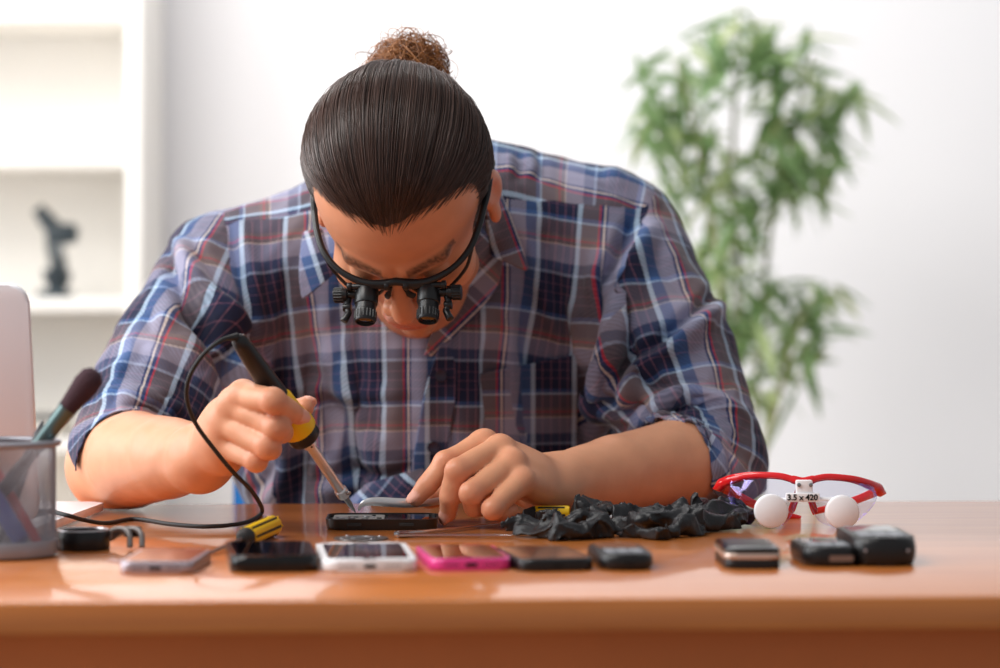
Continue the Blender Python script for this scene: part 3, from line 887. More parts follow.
glove('crumpled black glove nearest the left hand, with bunched fingers', [
    (gq(512, 532, .006), gq(545, 534, .010), .005, .009), (gq(522, 537, .006), gq(560, 539, .008), .006, .009), (gq(540, 528, .008), gq(582, 528, .010), .006, .009),
    (gq(556, 541, .006), gq(604, 538, .010), .007, .010), (gq(578, 524, .016), gq(604, 520, .020), .008, .006), (gq(586, 534, .010), gq(622, 533, .009), .011, .006),
    (gq(530, 533, .008), gq(556, 534, .009), .005, .006), (gq(570, 536, .014), gq(596, 533, .016), .008, .007), (gq(600, 530, .012), gq(610, 519, .020), .007, .004)],
    (-.02, 2.09, TABLE - .004), (.125, 2.33, TABLE + .04), 3)
glove('crumpled black glove stretched towards the red glasses', [
    (gq(622, 537, .006), gq(660, 539, .008), .004, .009), (gq(612, 530, .008), gq(652, 532, .012), .006, .010), (gq(618, 527, .010), gq(660, 526, .010), .006, .010), (gq(640, 534, .010), gq(690, 532, .013), .008, .012), (gq(655, 540, .006), gq(700, 535, .008), .006, .010),
    (gq(690, 530, .013), gq(728, 527, .013), .012, .012), (gq(700, 533, .010), gq(742, 528, .009), .009, .008), (gq(722, 525, .014), gq(748, 525, .009), .010, .006),
    (gq(662, 531, .015), gq(682, 528, .016), .007, .007), (gq(702, 525, .018), gq(728, 521, .019), .007, .006)],
    (.07, 2.09, TABLE - .004), (.225, 2.33, TABLE + .04), 21)
# =================================================================== the person
person = empty('person', (-0.08, 2.72, 0), 0,
               'man in a plaid shirt leaning over the desk, holding a soldering iron and tweezers', 'person')
PB = Vector(person.location)
def to_person(o):
    o.parent = person
    o.matrix_parent_inverse = Matrix.Translation(-PB)
    return o

S_R = Vector((-.262, 2.63, .957)); E_R = Vector((-.3405, 2.485, .787)); W_R = P(203, 457, 2.29)
S_L = Vector((.112, 2.65, .992)); E_L = Vector((.194, 2.525, .788)); W_L = P(552, 490, 2.36); W_L.z = .778

# ------------------------------------------------------------------ skin
def skinmat():
    m = mat('skin', (226, 160, 122), .42, sss=.12, spec=.4)
    nt = m.node_tree; b = nt.nodes['Principled BSDF']; L = nt.links.new
    a = nt.nodes.new('ShaderNodeAttribute'); a.attribute_name = 'tone'
    tc = nt.nodes.new('ShaderNodeTexCoord')
    n = nt.nodes.new('ShaderNodeTexNoise'); n.inputs['Scale'].default_value = 60; n.inputs['Detail'].default_value = 4
    L(tc.outputs['Object'], n.inputs['Vector'])
    hs = nt.nodes.new('ShaderNodeHueSaturation')
    mr = nt.nodes.new('ShaderNodeMapRange'); mr.inputs['To Min'].default_value = .88; mr.inputs['To Max'].default_value = 1.10
    L(n.outputs['Fac'], mr.inputs['Value']); L(mr.outputs[0], hs.inputs['Value'])
    L(a.outputs['Color'], hs.inputs['Color']); L(hs.outputs[0], b.inputs['Base Color'])
    n2 = nt.nodes.new('ShaderNodeTexNoise'); n2.inputs['Scale'].default_value = 700; n2.inputs['Detail'].default_value = 2
    L(tc.outputs['Object'], n2.inputs['Vector'])
    bp = nt.nodes.new('ShaderNodeBump'); bp.inputs['Strength'].default_value = .12; bp.inputs['Distance'].default_value = .0006
    L(n2.outputs['Fac'], bp.inputs['Height']); L(bp.outputs[0], b.inputs['Normal'])
    return m
M['skin'] = skinmat()
SKIN = np.array(lin((217, 154, 119))[:3]); RED = np.array(lin((204, 120, 94))[:3]); NAIL = np.array(lin((226, 166, 146))[:3])
LIP = np.array(lin((178, 98, 84))[:3]); BEARD = np.array(lin((120, 84, 66))[:3]); BROW = np.array(lin((38, 27, 22))[:3])

# hands: finger joints as (px, py, depth), radii at the joints
def J(l): return [tuple(P(*q)) for q in l]
HAND_R = dict(
    wrist=tuple(W_R),
    fingers=[(J([(243, 395, 2.218), (273, 401, 2.186), (290, 411, 2.200), (299, 416, 2.209)]), [.0112, .0098, .0084, .0070]),
             (J([(233, 405, 2.226), (277, 427, 2.193), (282, 432, 2.216), (275, 434, 2.234)]), [.0115, .0102, .0090, .0074]),
             (J([(225, 423, 2.232), (268, 446, 2.196), (271, 449, 2.219), (261, 448, 2.238)]), [.0112, .0098, .0086, .0072]),
             (J([(219, 442, 2.240), (256, 461, 2.208), (258, 462, 2.228), (248, 459, 2.244)]), [.0100, .0086, .0076, .0064])],
    thumb=(J([(216, 447, 2.272), (246, 428, 2.283), (284, 413, 2.264), (304, 408, 2.252)]), [.0150, .0128, .0108, .0086]),
    palm=(P(226, 436, 2.256), (.020, .030, .032)))
HAND_L = dict(
    wrist=tuple(W_L),
    fingers=[(J([(484, 443, 2.335), (445, 463, 2.306), (427, 486, 2.300), (416, 499, 2.298)]), [.0110, .0094, .0082, .0068]),
             (J([(500, 449, 2.312), (457, 471, 2.276), (450, 497, 2.280), (448, 514, 2.290)]), [.0115, .0099, .0086, .0072]),
             (J([(512, 463, 2.298), (471, 493, 2.264), (474, 507, 2.283), (486, 508, 2.298)]), [.0112, .0096, .0084, .0070]),
             (J([(521, 481, 2.288), (493, 509, 2.258), (501, 513, 2.274), (511, 510, 2.288)]), [.0102, .0086, .0076, .0064])],
    thumb=(J([(540, 492, 2.372), (503, 483, 2.372), (462, 490, 2.350), (428, 499, 2.324)]), [.0150, .0125, .0104, .0084]),
    palm=(P(518, 474, 2.330), (.028, .024, .020)))

def hand_sdf(p, H):
    Wp = np.array(H['wrist'])
    d = s_sph(p, Wp, .0245)
    for i, (pts, rs) in enumerate(H['fingers']):                 # metacarpals
        a = Wp + (np.array(pts[0]) - np.array(H['fingers'][1][0][0])) * .35
        e = s_cap(p, a, pts[0], .0165, rs[0] * 1.06)
        d = smin(d, e, .010)
    d = smin(d, s_ell(p, H['palm'][0], H['palm'][1]), .012)
    for i, (pts, rs) in enumerate(H['fingers']):                 # knuckle heads
        d = smin(d, s_sph(p, np.array(pts[0]) , rs[0] * 1.02), .004)
    f = None
    for pts, rs in H['fingers']:
        c = s_chain(p, pts, rs, .0016)
        c = smin(c, s_sph(p, pts[1], rs[1] * 1.05), .003)        # middle joint
        f = c if f is None else np.minimum(f, c)
    d = smin(d, f, .0035)
    pts, rs = H['thumb']
    th = s_chain(p, pts, rs, .003)
    th = smin(th, s_cap(p, pts[0], pts[1], rs[0] * 1.1, rs[1]), .006)
    d = smin(d, th, .006)
    return d

def arm_fn(S, E, W, H, bulge):
    S = np.array(S); E = np.array(E); W = np.array(W)
    ax = (W - E)
    def fn(p):
        q = p
        d = s_chain(q, [S, S * .45 + E * .55, E], [.040, .034, .039 if S[0] < 0 else .032], .02)
        fo = s_chain(q, [E, E + ax * .28 + bulge, E + ax * .65 + bulge * .4, W], [.0410 if S[0] < 0 else .0330, .0415 if S[0] < 0 else .0395, .0345, .0262], .003)
        d = smin(d, fo, .022)
        d = smin(d, hand_sdf(p, H), .012)
        d = d + .0007 * vnoise(p, 60, 4)
        return np.maximum(d, (TABLE + .0003) - p[:, 2])
    return fn

def tone_hands(V, H):
    c = np.repeat(SKIN[None], len(V), 0)
    def blend(m, col):
        nonlocal c
        c = c * (1 - m[:, None]) + col * m[:, None]
    for pts, rs in H['fingers'] + [H['thumb']]:
        for k, w in ((0, .35), (1, .45), (2, .35), (3, .45)):
            dd = np.linalg.norm(V - np.array(pts[k]), axis=1)
            blend(np.clip(1 - (dd - rs[k] * .7) / .008, 0, 1) * w, RED)
    return c

def nail_shape(pts, r, up):
    """frame of a nail on the last joint, facing up"""
    a = np.array(pts[2]); b = np.array(pts[3]); ax = b - a; ax /= np.linalg.norm(ax)
    up = np.array(up, float); up -= ax * (up @ ax); up /= np.linalg.norm(up)
    return b + ax * r * .15 + up * r * .80, ax, up, np.cross(ax, up)
NAILS = {0: [(HAND_R['fingers'][0], (.12, -.95, .30)), (HAND_R['thumb'], (.3, .6, .6))],
         1: [(HAND_L['fingers'][0], (-.55, -.75, .35)), (HAND_L['fingers'][1], (-.5, -.85, .1)), (HAND_L['thumb'], (0, .2, .9))]}

parts = []
for k, (S, E, W, H, bulge, lo, hi) in enumerate((
        (S_R, E_R, W_R, HAND_R, np.array((-.004, .0, .004)), (-.41, 2.16, .74), (-.13, 2.70, 1.03)),
        (S_L, E_L, W_L, HAND_L, np.array((.004, -.004, .004)), (-.09, 2.235, .74), (.26, 2.71, 1.06)))):
    base = arm_fn(S, E, W, H, bulge)
    nails = [nail_shape(f[0], f[1][3], up) for f, up in NAILS[k]]
    def fn(p, base=base, nails=nails, k=k):
        d = base(p)
        for (c, ax, up, sd), (f, _) in zip(nails, NAILS[k]):
            r = f[1][3]
            R = np.stack([ax, sd, up], 1)
            d = np.minimum(d, s_ell(p, c, (r * 1.05, r * .78, r * .28), R))
        return d
    V, Q = surface(fn, lo, hi, .0016)
    V = relax(V, Q, 2, .45)
    far = np.clip(((V - np.array(W)) @ np.array((E - W).normalized()) - .02) / .03, 0, 1)[:, None]      # the forearm, smoother than the hand
    V = V * (1 - far) + relax(V, Q, 40, .5) * far
    m = far[:, 0] > .9; gap = V[m, 2].min() - (TABLE + .0004)
    V[:, 2] -= gap * far[:, 0] * np.clip(1 - (V[:, 2] - TABLE) / .05, 0, 1)
    C = tone_hands(V, H)
    for (c, ax, up, sd), (f, _) in zip(nails, NAILS[k]):
        r = f[1][3]; R = np.stack([ax, sd, up], 1)
        m = s_ell(V, c, (r * 1.06, r * .80, r * .32), R) < .00045
        C[m] = NAIL
    parts.append((V, Q, C))

# ------------------------------------------------------------------ head
TH = math.radians(65)
HO = Vector((P(402.5, 198, 2.40)))
Fv = Vector((0, -math.cos(TH), -math.sin(TH))); Uv = Vector((0, -math.sin(TH), math.cos(TH))); Xv = Vector((1, 0, 0))
HM = Matrix((( Xv.x, Fv.x, Uv.x), (Xv.y, Fv.y, Uv.y), (Xv.z, Fv.z, Uv.z)))
HM = Matrix.Rotation(math.radians(-2.0), 3, Vector((0, -1, 0))) @ HM      # slight turn in the picture
HM = HM @ Matrix.Rotation(math.radians(-8.0), 3, Vector((0, 1, 0)))       # crown leans to the picture's left
HM = HM @ Matrix.Diagonal((.968, .90, 1))
HT = Matrix.Translation(HO) @ HM.to_4x4()
HTn = np.array(HT); HInv = HT.inverted()
def h2w(V): return np.asarray(V) @ HTn[:3, :3].T + HTn[:3, 3]
C7 = HInv @ Vector((-.075, 2.585, .985))
CH_ = HInv @ Vector((-.075, 2.60, .93))

def head_fn(p):
    x = p[:, 0].copy(); p2 = p.copy(); p2[:, 0] = np.abs(x)          # symmetric face
    d = s_ell(p2, (0, -.0085, .030), (.0745, .0935, .086))
    d = smin(d, s_ell(p2, (0, .035, -.040), (.0560, .052, .070)), .025)
    d = smin(d, s_cap(p2, (0, .076, -.104), (.040, .030, -.078), .017, .018), .018)      # jaw
    d = smin(d, s_ell(p2, (.041, .056, -.026), (.022, .026, .020)), .016)                # cheekbone
    d = smin(d, s_cap(p2, (.010, .0800, .014), (.038, .070, .017), .0095, .008), .010)   # brow ridge
    d = smax(d, -s_ell(p2, (.031, .095, -.006), (.018, .018, .011)), .010)               # eye socket
    d = smin(d, s_sph(p2, (.031, .0725, -.004), .0125), .003)                            # eyelid
    n = s_cap(p2, (0, .0845, .002), (0, .1035, -.036), .0072, .0104)
    n = smin(n, s_sph(p2, (.0122, .0945, -.040), .0082), .005)
    d = smin(d, n, .009)
    d = smax(d, -s_cap(p2, (.0065, .0975, -.050), (.006, .095, -.044), .0034, .002), .002)
    d = smin(d, s_ell(p2, (0, .086, -.066), (.026, .014, .011)), .010)
    d = smin(d, s_ell(p2, (0, .0955, -.0635), (.021, .0070, .0048)), .004)               # lips
    d = smin(d, s_ell(p2, (0, .0945, -.0735), (.018, .0070, .0052)), .004)
    d = smax(d, -s_cap(p2, (0, .1035, -.0683), (.022, .094, -.0690), .0014, .0010), .002)
    R = np.array(Matrix.Rotation(.35, 3, 'Z') @ Matrix.Rotation(-.2, 3, 'X'))
    ear = s_ell(p2, (.0770, -.012, -.010), (.0062, .0180, .0310), R)
    ear = smax(ear, -s_ell(p2, (.0840, -.006, -.006), (.0058, .0105, .0190), R), .003)
    ear = smin(ear, s_ell(p2, (.0780, -.002, -.036), (.0055, .0095, .0110)), .004)
    d = smin(d, ear, .004)
    nk = s_chain(p, [(0, -.022, -.035), tuple((np.array((0, -.02, -.06)) + np.array(C7)) / 2), tuple(C7)], [.056, .057, .062], .02)
    nk = smin(nk, s_cap(p, tuple(np.array((0, .03, -.085))), tuple(CH_), .030, .050), .03)
    d = smin(d, nk, .014)
    return d
hz = np.array(C7)
V, Q = surface(head_fn, (-.105, -.20, -.26), (.105, .125, .125), .0018)
V = relax(V, Q, 1, .4)
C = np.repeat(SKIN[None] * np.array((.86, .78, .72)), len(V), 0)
def blend(C, m, col): return C * (1 - m[:, None]) + np.asarray(col) * m[:, None]
ax_ = np.abs(V[:, 0])
C = blend(C, .45 * np.clip(1 - np.linalg.norm((V - (0, .112, -.038)) / (.016, .02, .016), axis=1), 0, 1), RED)
C = blend(C, .4 * np.clip((ax_ - .074) / .006, 0, 1) * (V[:, 2] < .03), RED)
lip = np.exp(-((V[:, 2] + .0685) / .0085) ** 4) * (ax_ < .024) * (V[:, 1] > .088)
beard = np.clip((-.046 - V[:, 2]) / .010, 0, 1) * np.clip((V[:, 1] - .0) / .03, 0, 1) * np.clip((.125 + V[:, 2]) / .01, 0, 1)
beard = beard * (.35 + .2 * vnoise(V, 700, 3))
C = blend(C, np.clip(beard, 0, 1) * .9, BEARD); C = blend(C, lip * .75, LIP)
by = .0165 + .006 * np.sin((ax_ - .012) / .04 * 2.2)
brow = np.exp(-((V[:, 2] - by) / .0052) ** 4) * (ax_ > .011) * (ax_ < .052) * (V[:, 1] > .05)
C = blend(C, brow * (.7 + .25 * vnoise(V, 500, 8)), BROW)
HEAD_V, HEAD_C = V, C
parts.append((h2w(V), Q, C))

# ------------------------------------------------------------------ trunk (under the clothes)
def trunk_fn(p):
    d = s_ell(p, (-.077, 2.69, .87), (.165, .105, .185))
    d = smin(d, s_cap(p, (-.07, 2.63, .990), S_R, .060, .052), .03)
    d = smin(d, s_cap(p, (-.03, 2.635, 1.004), S_L + Vector((-.02, 0, .008)), .064, .055), .03)
    d = smin(d, s_ell(p, (-.072, 2.77, .66), (.135, .105, .20)), .05)
    d = smin(d, s_ell(p, (-.08, 2.80, .53), (.165, .115, .09)), .05)
    return d
V, Q = surface(lambda p: trunk_fn(p) + .020, (-.36, 2.52, .42), (.22, 2.95, 1.10), .007)
parts.append((V, Q, np.repeat(SKIN[None], len(V), 0)))
VV = np.concatenate([a for a, _, _ in parts]); CC_ = np.concatenate([c for _, _, c in parts])
off = 0; QQ = []
for a, q, _ in parts:
    QQ.append(q + off); off += len(a)
body = np_mesh('body', VV, np.concatenate(QQ), M['skin'])
at = body.data.attributes.new('tone', 'FLOAT_COLOR', 'POINT')
at.data.foreach_set('color', np.concatenate([CC_, np.ones((len(CC_), 1))], 1).astype(np.float32).ravel())
to_person(body)
# =================================================================== plaid shirt
PER = .090
FRAMES = 44
def plaidmat(name):
    m = bpy.data.materials.new(name); m.use_nodes = True
    nt = m.node_tree; b = nt.nodes['Principled BSDF']; L = nt.links.new
    uv = nt.nodes.new('ShaderNodeUVMap'); uv.uv_map = 'UVMap'
    sp = nt.nodes.new('ShaderNodeSeparateXYZ'); L(uv.outputs[0], sp.inputs[0])
    navy = (27, 34, 66); navy2 = (30, 36, 58); pinkl = (122, 84, 104); lb = (184, 208, 232); mv = (110, 98, 104); red = (208, 62, 76)
    blue = (48, 64, 112); cream = (232, 216, 206); lav = (154, 152, 176); mid = (62, 94, 146); tan = (130, 112, 106); mid2 = (70, 84, 118); lb2 = (150, 168, 196)
    def sett(stops, src):
        mu = nt.nodes.new('ShaderNodeMath'); mu.operation = 'MULTIPLY'; mu.inputs[1].default_value = 1 / PER
        fr = nt.nodes.new('ShaderNodeMath'); fr.operation = 'FRACT'
        L(src, mu.inputs[0]); L(mu.outputs[0], fr.inputs[0])
        r = nt.nodes.new('ShaderNodeValToRGB'); r.color_ramp.interpolation = 'CONSTANT'
        el = r.color_ramp.elements
        el[0].position = 0; el[0].color = lin(stops[0][1]); el[1].position = stops[1][0]; el[1].color = lin(stops[1][1])
        for p_, c_ in stops[2:]:
            e = el.new(p_); e.color = lin(c_)
        L(fr.outputs[0], r.inputs[0]); return r.outputs[0], fr.outputs[0]
    warp = [(0, navy), (.055, pinkl), (.067, navy), (.145, pinkl), (.157, navy), (.235, pinkl), (.247, navy), (.32, pinkl), (.332, navy), (.37, lb), (.415, mv), (.585, red), (.600, blue),
            (.632, cream), (.652, blue), (.668, lav), (.83, mid), (.94, lb), (.985, navy)]
    weft = [(0, navy2), (.06, pinkl), (.067, navy2), (.15, pinkl), (.157, navy2), (.24, pinkl), (.247, navy2), (.36, mid), (.40, lb), (.42, mv), (.56, tan), (.60, red), (.611, tan), (.66, cream), (.67, lav), (.84, mid2), (.94, lb2), (.965, navy2)]
    cw, fw = sett(warp, sp.outputs[0]); cf, ff = sett(weft, sp.outputs[1])
    # twill weave: threads of warp and weft alternate finely
    wv = nt.nodes.new('ShaderNodeTexWave'); wv.wave_type = 'BANDS'; wv.bands_direction = 'DIAGONAL'; wv.inputs['Scale'].default_value = 160
    L(uv.outputs[0], wv.inputs['Vector'])
    mr = nt.nodes.new('ShaderNodeMapRange'); mr.inputs['To Min'].default_value = .33; mr.inputs['To Max'].default_value = .55
    L(wv.outputs['Fac'], mr.inputs['Value'])
    mx = nt.nodes.new('ShaderNodeMix'); mx.data_type = 'RGBA'
    L(mr.outputs[0], mx.inputs[0]); L(cw, mx.inputs[6]); L(cf, mx.inputs[7])
    n = nt.nodes.new('ShaderNodeTexNoise'); n.inputs['Scale'].default_value = 900; L(uv.outputs[0], n.inputs['Vector'])
    mr2 = nt.nodes.new('ShaderNodeMapRange'); mr2.inputs['To Min'].default_value = .82; mr2.inputs['To Max'].default_value = 1.18
    L(n.outputs['Fac'], mr2.inputs['Value'])
    hs = nt.nodes.new('ShaderNodeHueSaturation'); hs.inputs['Saturation'].default_value = 1.0
    L(mr2.outputs[0], hs.inputs['Value']); L(mx.outputs[2], hs.inputs['Color'])
    L(hs.outputs[0], b.inputs['Base Color'])
    b.inputs['Roughness'].default_value = .85; b.inputs['Specular IOR Level'].default_value = .2
    b.inputs['Sheen Weight'].default_value = .15; b.inputs['Sheen Roughness'].default_value = .5
    bp = nt.nodes.new('ShaderNodeBump'); bp.inputs['Strength'].default_value = .15; bp.inputs['Distance'].default_value = .0004
    L(wv.outputs['Fac'], bp.inputs['Height']); L(bp.outputs[0], b.inputs['Normal'])
    return m
M['plaid'] = plaidmat('plaid_cotton')

def shirt_base(p, g=0.0):
    d = s_ell(p, (-.077, 2.685, .875), (.192 + g, .128 + g, .200 + g))
    d = smin(d, s_ell(p, (-.068, 2.755, .67), (.148 + g, .150 + g, .26 + g)), .06)
    y = s_cap(p, (-.08, 2.645, .998), S_R + Vector((.02, 0, .004)), .076 + g, .062 + g)
    y = smin(y, s_cap(p, (-.02, 2.645, 1.010), S_L + Vector((-.03, 0, .012)), .076 + g, .066 + g), .03)
    d = smin(d, y, .035)
    aR = (E_R - S_R); aL = (E_L - S_L)
    oR = Vector((-.006, 0, .006)); oL = Vector((.006, 0, .006))
    d = smin(d, s_chain(p, [S_R, S_R + aR * .5 + oR, S_R + aR * 1.15 + oR], [.060 + g, .068 + g, .068 + g], .03), .022)
    d = smin(d, s_chain(p, [S_L, S_L + aL * .5 + oL, S_L + aL * 1.15 + oL], [.061 + g, .066 + g, .066 + g], .03), .022)
    return d

def seam_plane(a, b):
    """plane through a and b that also runs straight back; its normal points to +x"""
    t = (b - a).normalized(); n = Vector((t.z, 0, -t.x))
    return a, (n if n.x > 0 else -n).normalized()
SEAM_R = seam_plane(P(228, 205, 2.58), P(242, 335, 2.56))
SEAM_L = seam_plane(P(640, 205, 2.60), P(592, 390, 2.57))
YOKE = seam_plane(P(230, 216, 2.58), P(590, 194, 2.58)); YOKE = (YOKE[0], YOKE[1] if YOKE[1].z > 0 else -YOKE[1])

def shirt_uv(Vs):
    """per-vertex plaid coordinates for each cut piece of the shirt"""
    x, y, z = Vs[:, 0], Vs[:, 1], Vs[:, 2]
    out = {}
    ph = np.arctan2((x + .077) / .185, -(y - 2.70) / .135) * .180
    fr = x + .077
    w = np.clip((y - 2.66) / .05, 0, 1)
    out['front'] = (fr * (1 - w) + ph * w + .0645, -(z - .963) * 1.04)
    for nm, S, E, sg in (('R', S_R, E_R, -1), ('L', S_L, E_L, 1)):
        S = np.array(S); a = np.array(E) - S; a /= np.linalg.norm(a)
        ref = np.array((0, -1.0, 0)); ref -= a * (ref @ a); ref /= np.linalg.norm(ref)
        sd = np.cross(a, ref)
        q = np.stack([x, y, z], 1) - S
        t = q @ a; f = np.arctan2(q @ sd, q @ ref)
        out[nm] = (f * .066 + (.035 if sg < 0 else .012), t + (.03 if sg < 0 else .055))
    f = np.arctan2(z - .98, -(y - 2.645))
    out['yoke'] = (f * .075 - .012, x + .0)
    return out

def shirt_region(c):
    """which cut piece a face centre belongs to: 0 front/back, 1 right sleeve, 2 left sleeve, 3 yoke"""
    r = np.zeros(len(c), dtype=int)
    r[(c - np.array(YOKE[0])) @ np.array(YOKE[1]) > 0] = 3
    r[(c - np.array(SEAM_R[0])) @ np.array(SEAM_R[1]) < 0] = 1
    r[(c - np.array(SEAM_L[0])) @ np.array(SEAM_L[1]) > 0] = 2
    return r

def build_shirt(h=.0078, frames=44, shrink=-.06, slack=-.12):
    V, Q = surface(lambda p: shirt_base(p) + .0, (-.46, 2.44, .55), (.30, 2.98, 1.12), h)
    V = relax(V, Q, 2, .5)
    V = V + .0035 * np.stack([vnoise(V, 28, 41), vnoise(V, 28, 42), vnoise(V, 28, 43)], 1)
    bm = bmesh.new()
    vs = [bm.verts.new(v) for v in V]
    for q in Q: bm.faces.new([vs[i] for i in q])
    bm.normal_update()
    def cut(co, no, pred):
        geom = [f for f in bm.faces if pred(f.calc_center_median())]
        gs = set(geom)
        for f in geom: gs.update(f.edges); gs.update(f.verts)
        bmesh.ops.bisect_plane(bm, geom=list(gs), plane_co=co, plane_no=no, dist=1e-5)
        dead = [f for f in bm.faces if pred(f.calc_center_median()) and (f.calc_center_median() - Vector(co)).dot(Vector(no)) > 0]
        bmesh.ops.delete(bm, geom=dead, context='FACES')
    aR = (E_R - S_R).normalized(); aL = (E_L - S_L).normalized()
    cR = Vector((-.325, 2.49, .830)); cL = Vector((.175, 2.52, .792))
    nR = Vector((-.25, .80, -1)).normalized(); nL = Vector((.12, .40, -1)).normalized()
    cut(cR, nR, lambda c: (c - cR).length < .17 and c.x < -.235)
    cut(cL, nL, lambda c: (c - cL).length < .17 and c.x > .10)
    cut(Vector((0, 0, .60)), Vector((0, 0, -1)), lambda c: c.z < .63)
    for pl, pr in ((SEAM_R, lambda c: c.x < -.15), (SEAM_L, lambda c: c.x > .03), (YOKE, lambda c: c.z > .95 and -.25 < c.x < .13)):
        geom = set(f for f in bm.faces if pr(f.calc_center_median()))
        for f in list(geom): geom.update(f.edges); geom.update(f.verts)
        bmesh.ops.bisect_plane(bm, geom=list(geom), plane_co=pl[0], plane_no=pl[1], dist=.0012)
    # neck opening
    n0 = Vector((-.072, 2.575, 1.02)); n1 = Vector((-.072, 2.50, .99))
    def neck(c):
        t = max(0, min(1, (c - n0).dot(n1 - n0) / (n1 - n0).length_squared))
        return (c - n0.lerp(n1, t)).length < .066
    bmesh.ops.delete(bm, geom=[f for f in bm.faces if neck(f.calc_center_median())], context='FACES')
    bmesh.ops.delete(bm, geom=[v for v in bm.verts if not v.link_faces], context='VERTS')
    bmesh.ops.triangulate(bm, faces=[f for f in bm.faces if len(f.verts) > 4])
    me = bpy.data.meshes.new('shirt'); bm.to_mesh(me); bm.free()
    o = bpy.data.objects.new('shirt', me); COL.objects.link(o)
    me.materials.append(M['plaid'])
    # plaid coordinates from the uncrumpled cut
    n = len(me.vertices); co = np.empty(n * 3, dtype=np.float32); me.vertices.foreach_get('co', co); co = co.reshape(-1, 3)
    uvs = shirt_uv(co)
    cen = np.empty(len(me.polygons) * 3, dtype=np.float32); me.polygons.foreach_get('center', cen); reg = shirt_region(cen.reshape(-1, 3))
    nl = len(me.loops); lv = np.empty(nl, dtype=np.int32); me.loops.foreach_get('vertex_index', lv)
    lt = np.empty(len(me.polygons), dtype=np.int32); me.polygons.foreach_get('loop_total', lt)
    lreg = np.repeat(reg, lt)
    U = np.zeros((nl, 2), dtype=np.float32)
    for k, nm in enumerate(('front', 'R', 'L', 'yoke')):
        m = lreg == k; U[m, 0] = uvs[nm][0][lv[m]]; U[m, 1] = uvs[nm][1][lv[m]]
    ul = me.uv_layers.new(name='UVMap'); ul.data.foreach_set('uv', U.ravel())
    if frames:
        # collision bodies for the drape, removed afterwards
        def arm_s(p):
            d = trunk_fn(p)
            for S, E, W in ((S_R, E_R, W_R), (S_L, E_L, W_L)):
                d = np.minimum(d, s_chain(p, [S, S * .45 + E * .55, E], [.054, .048, .043], .02))
                d = np.minimum(d, s_cap(p, E, W, .043, .03))
            return d
        Vb, Qb = surface(arm_s, (-.42, 2.20, .45), (.28, 2.98, 1.12), .010)
        cb = np_mesh('tmp_body', Vb, Qb, None)
        ct = MB().box((0, 2.15, .70), (1.8, 2 * dk, .10)).build('tmp_table', None, None, False)
        for c in (cb, ct):
            md = c.modifiers.new('c', 'COLLISION'); c.collision.thickness_outer = .003; c.collision.cloth_friction = 20
        pin = o.vertex_groups.new(name='pin')
        w = np.clip(1 - (np.minimum(np.linalg.norm(co - np.array((-.072, 2.60, 1.03)), axis=1), np.linalg.norm(co - np.array((-.072, 2.53, .98)), axis=1)) - .085) / .03, 0, 1)
        w = np.maximum(w, np.clip((.66 - co[:, 2]) / .05, 0, 1))
        for i in np.nonzero(w > .01)[0]: pin.add([int(i)], float(w[i]), 'REPLACE')
        md = o.modifiers.new('cloth', 'CLOTH'); s = md.settings
        s.quality = 6; s.mass = .18; s.tension_stiffness = 30; s.compression_stiffness = 30; s.shear_stiffness = 10; s.bending_stiffness = .12
        s.tension_damping = 8; s.compression_damping = 8; s.air_damping = 1.5
        s.vertex_group_mass = 'pin'; s.shrink_min = shrink
        sl = o.vertex_groups.new(name='slack'); q = co
        wr = np.clip((np.array(SEAM_R[0]) - q) @ np.array(SEAM_R[1]) / .05 + .6, 0, 1); wl_ = np.clip((q - np.array(SEAM_L[0])) @ np.array(SEAM_L[1]) / .05 + .6, 0, 1)
        wr = np.maximum(wr, wl_) * np.clip((1.03 - q[:, 2]) / .05, 0, 1)
        for i in np.nonzero(wr > .01)[0]: sl.add([int(i)], float(wr[i]), 'REPLACE')
        s.vertex_group_shrink = 'slack'; s.shrink_max = slack
        md.collision_settings.distance_min = .003; md.collision_settings.collision_quality = 3
        md.point_cache.frame_start = 1; md.point_cache.frame_end = frames
        SC.frame_start = 1; SC.frame_end = frames
        for f in range(1, frames + 1):
            SC.frame_set(f)
        dg = bpy.context.evaluated_depsgraph_get()
        ev = o.evaluated_get(dg)
        cc = np.empty(len(ev.data.vertices) * 3, dtype=np.float32); ev.data.vertices.foreach_get('co', cc)
        o.modifiers.clear(); o.vertex_groups.clear()
        me.vertices.foreach_set('co', cc)
        for c in (cb, ct): bpy.data.objects.remove(c)
        SC.frame_set(1)
    me.polygons.foreach_set('use_smooth', [True] * len(me.polygons))
    me.update()
    return o
shirt = build_shirt(frames=FRAMES)

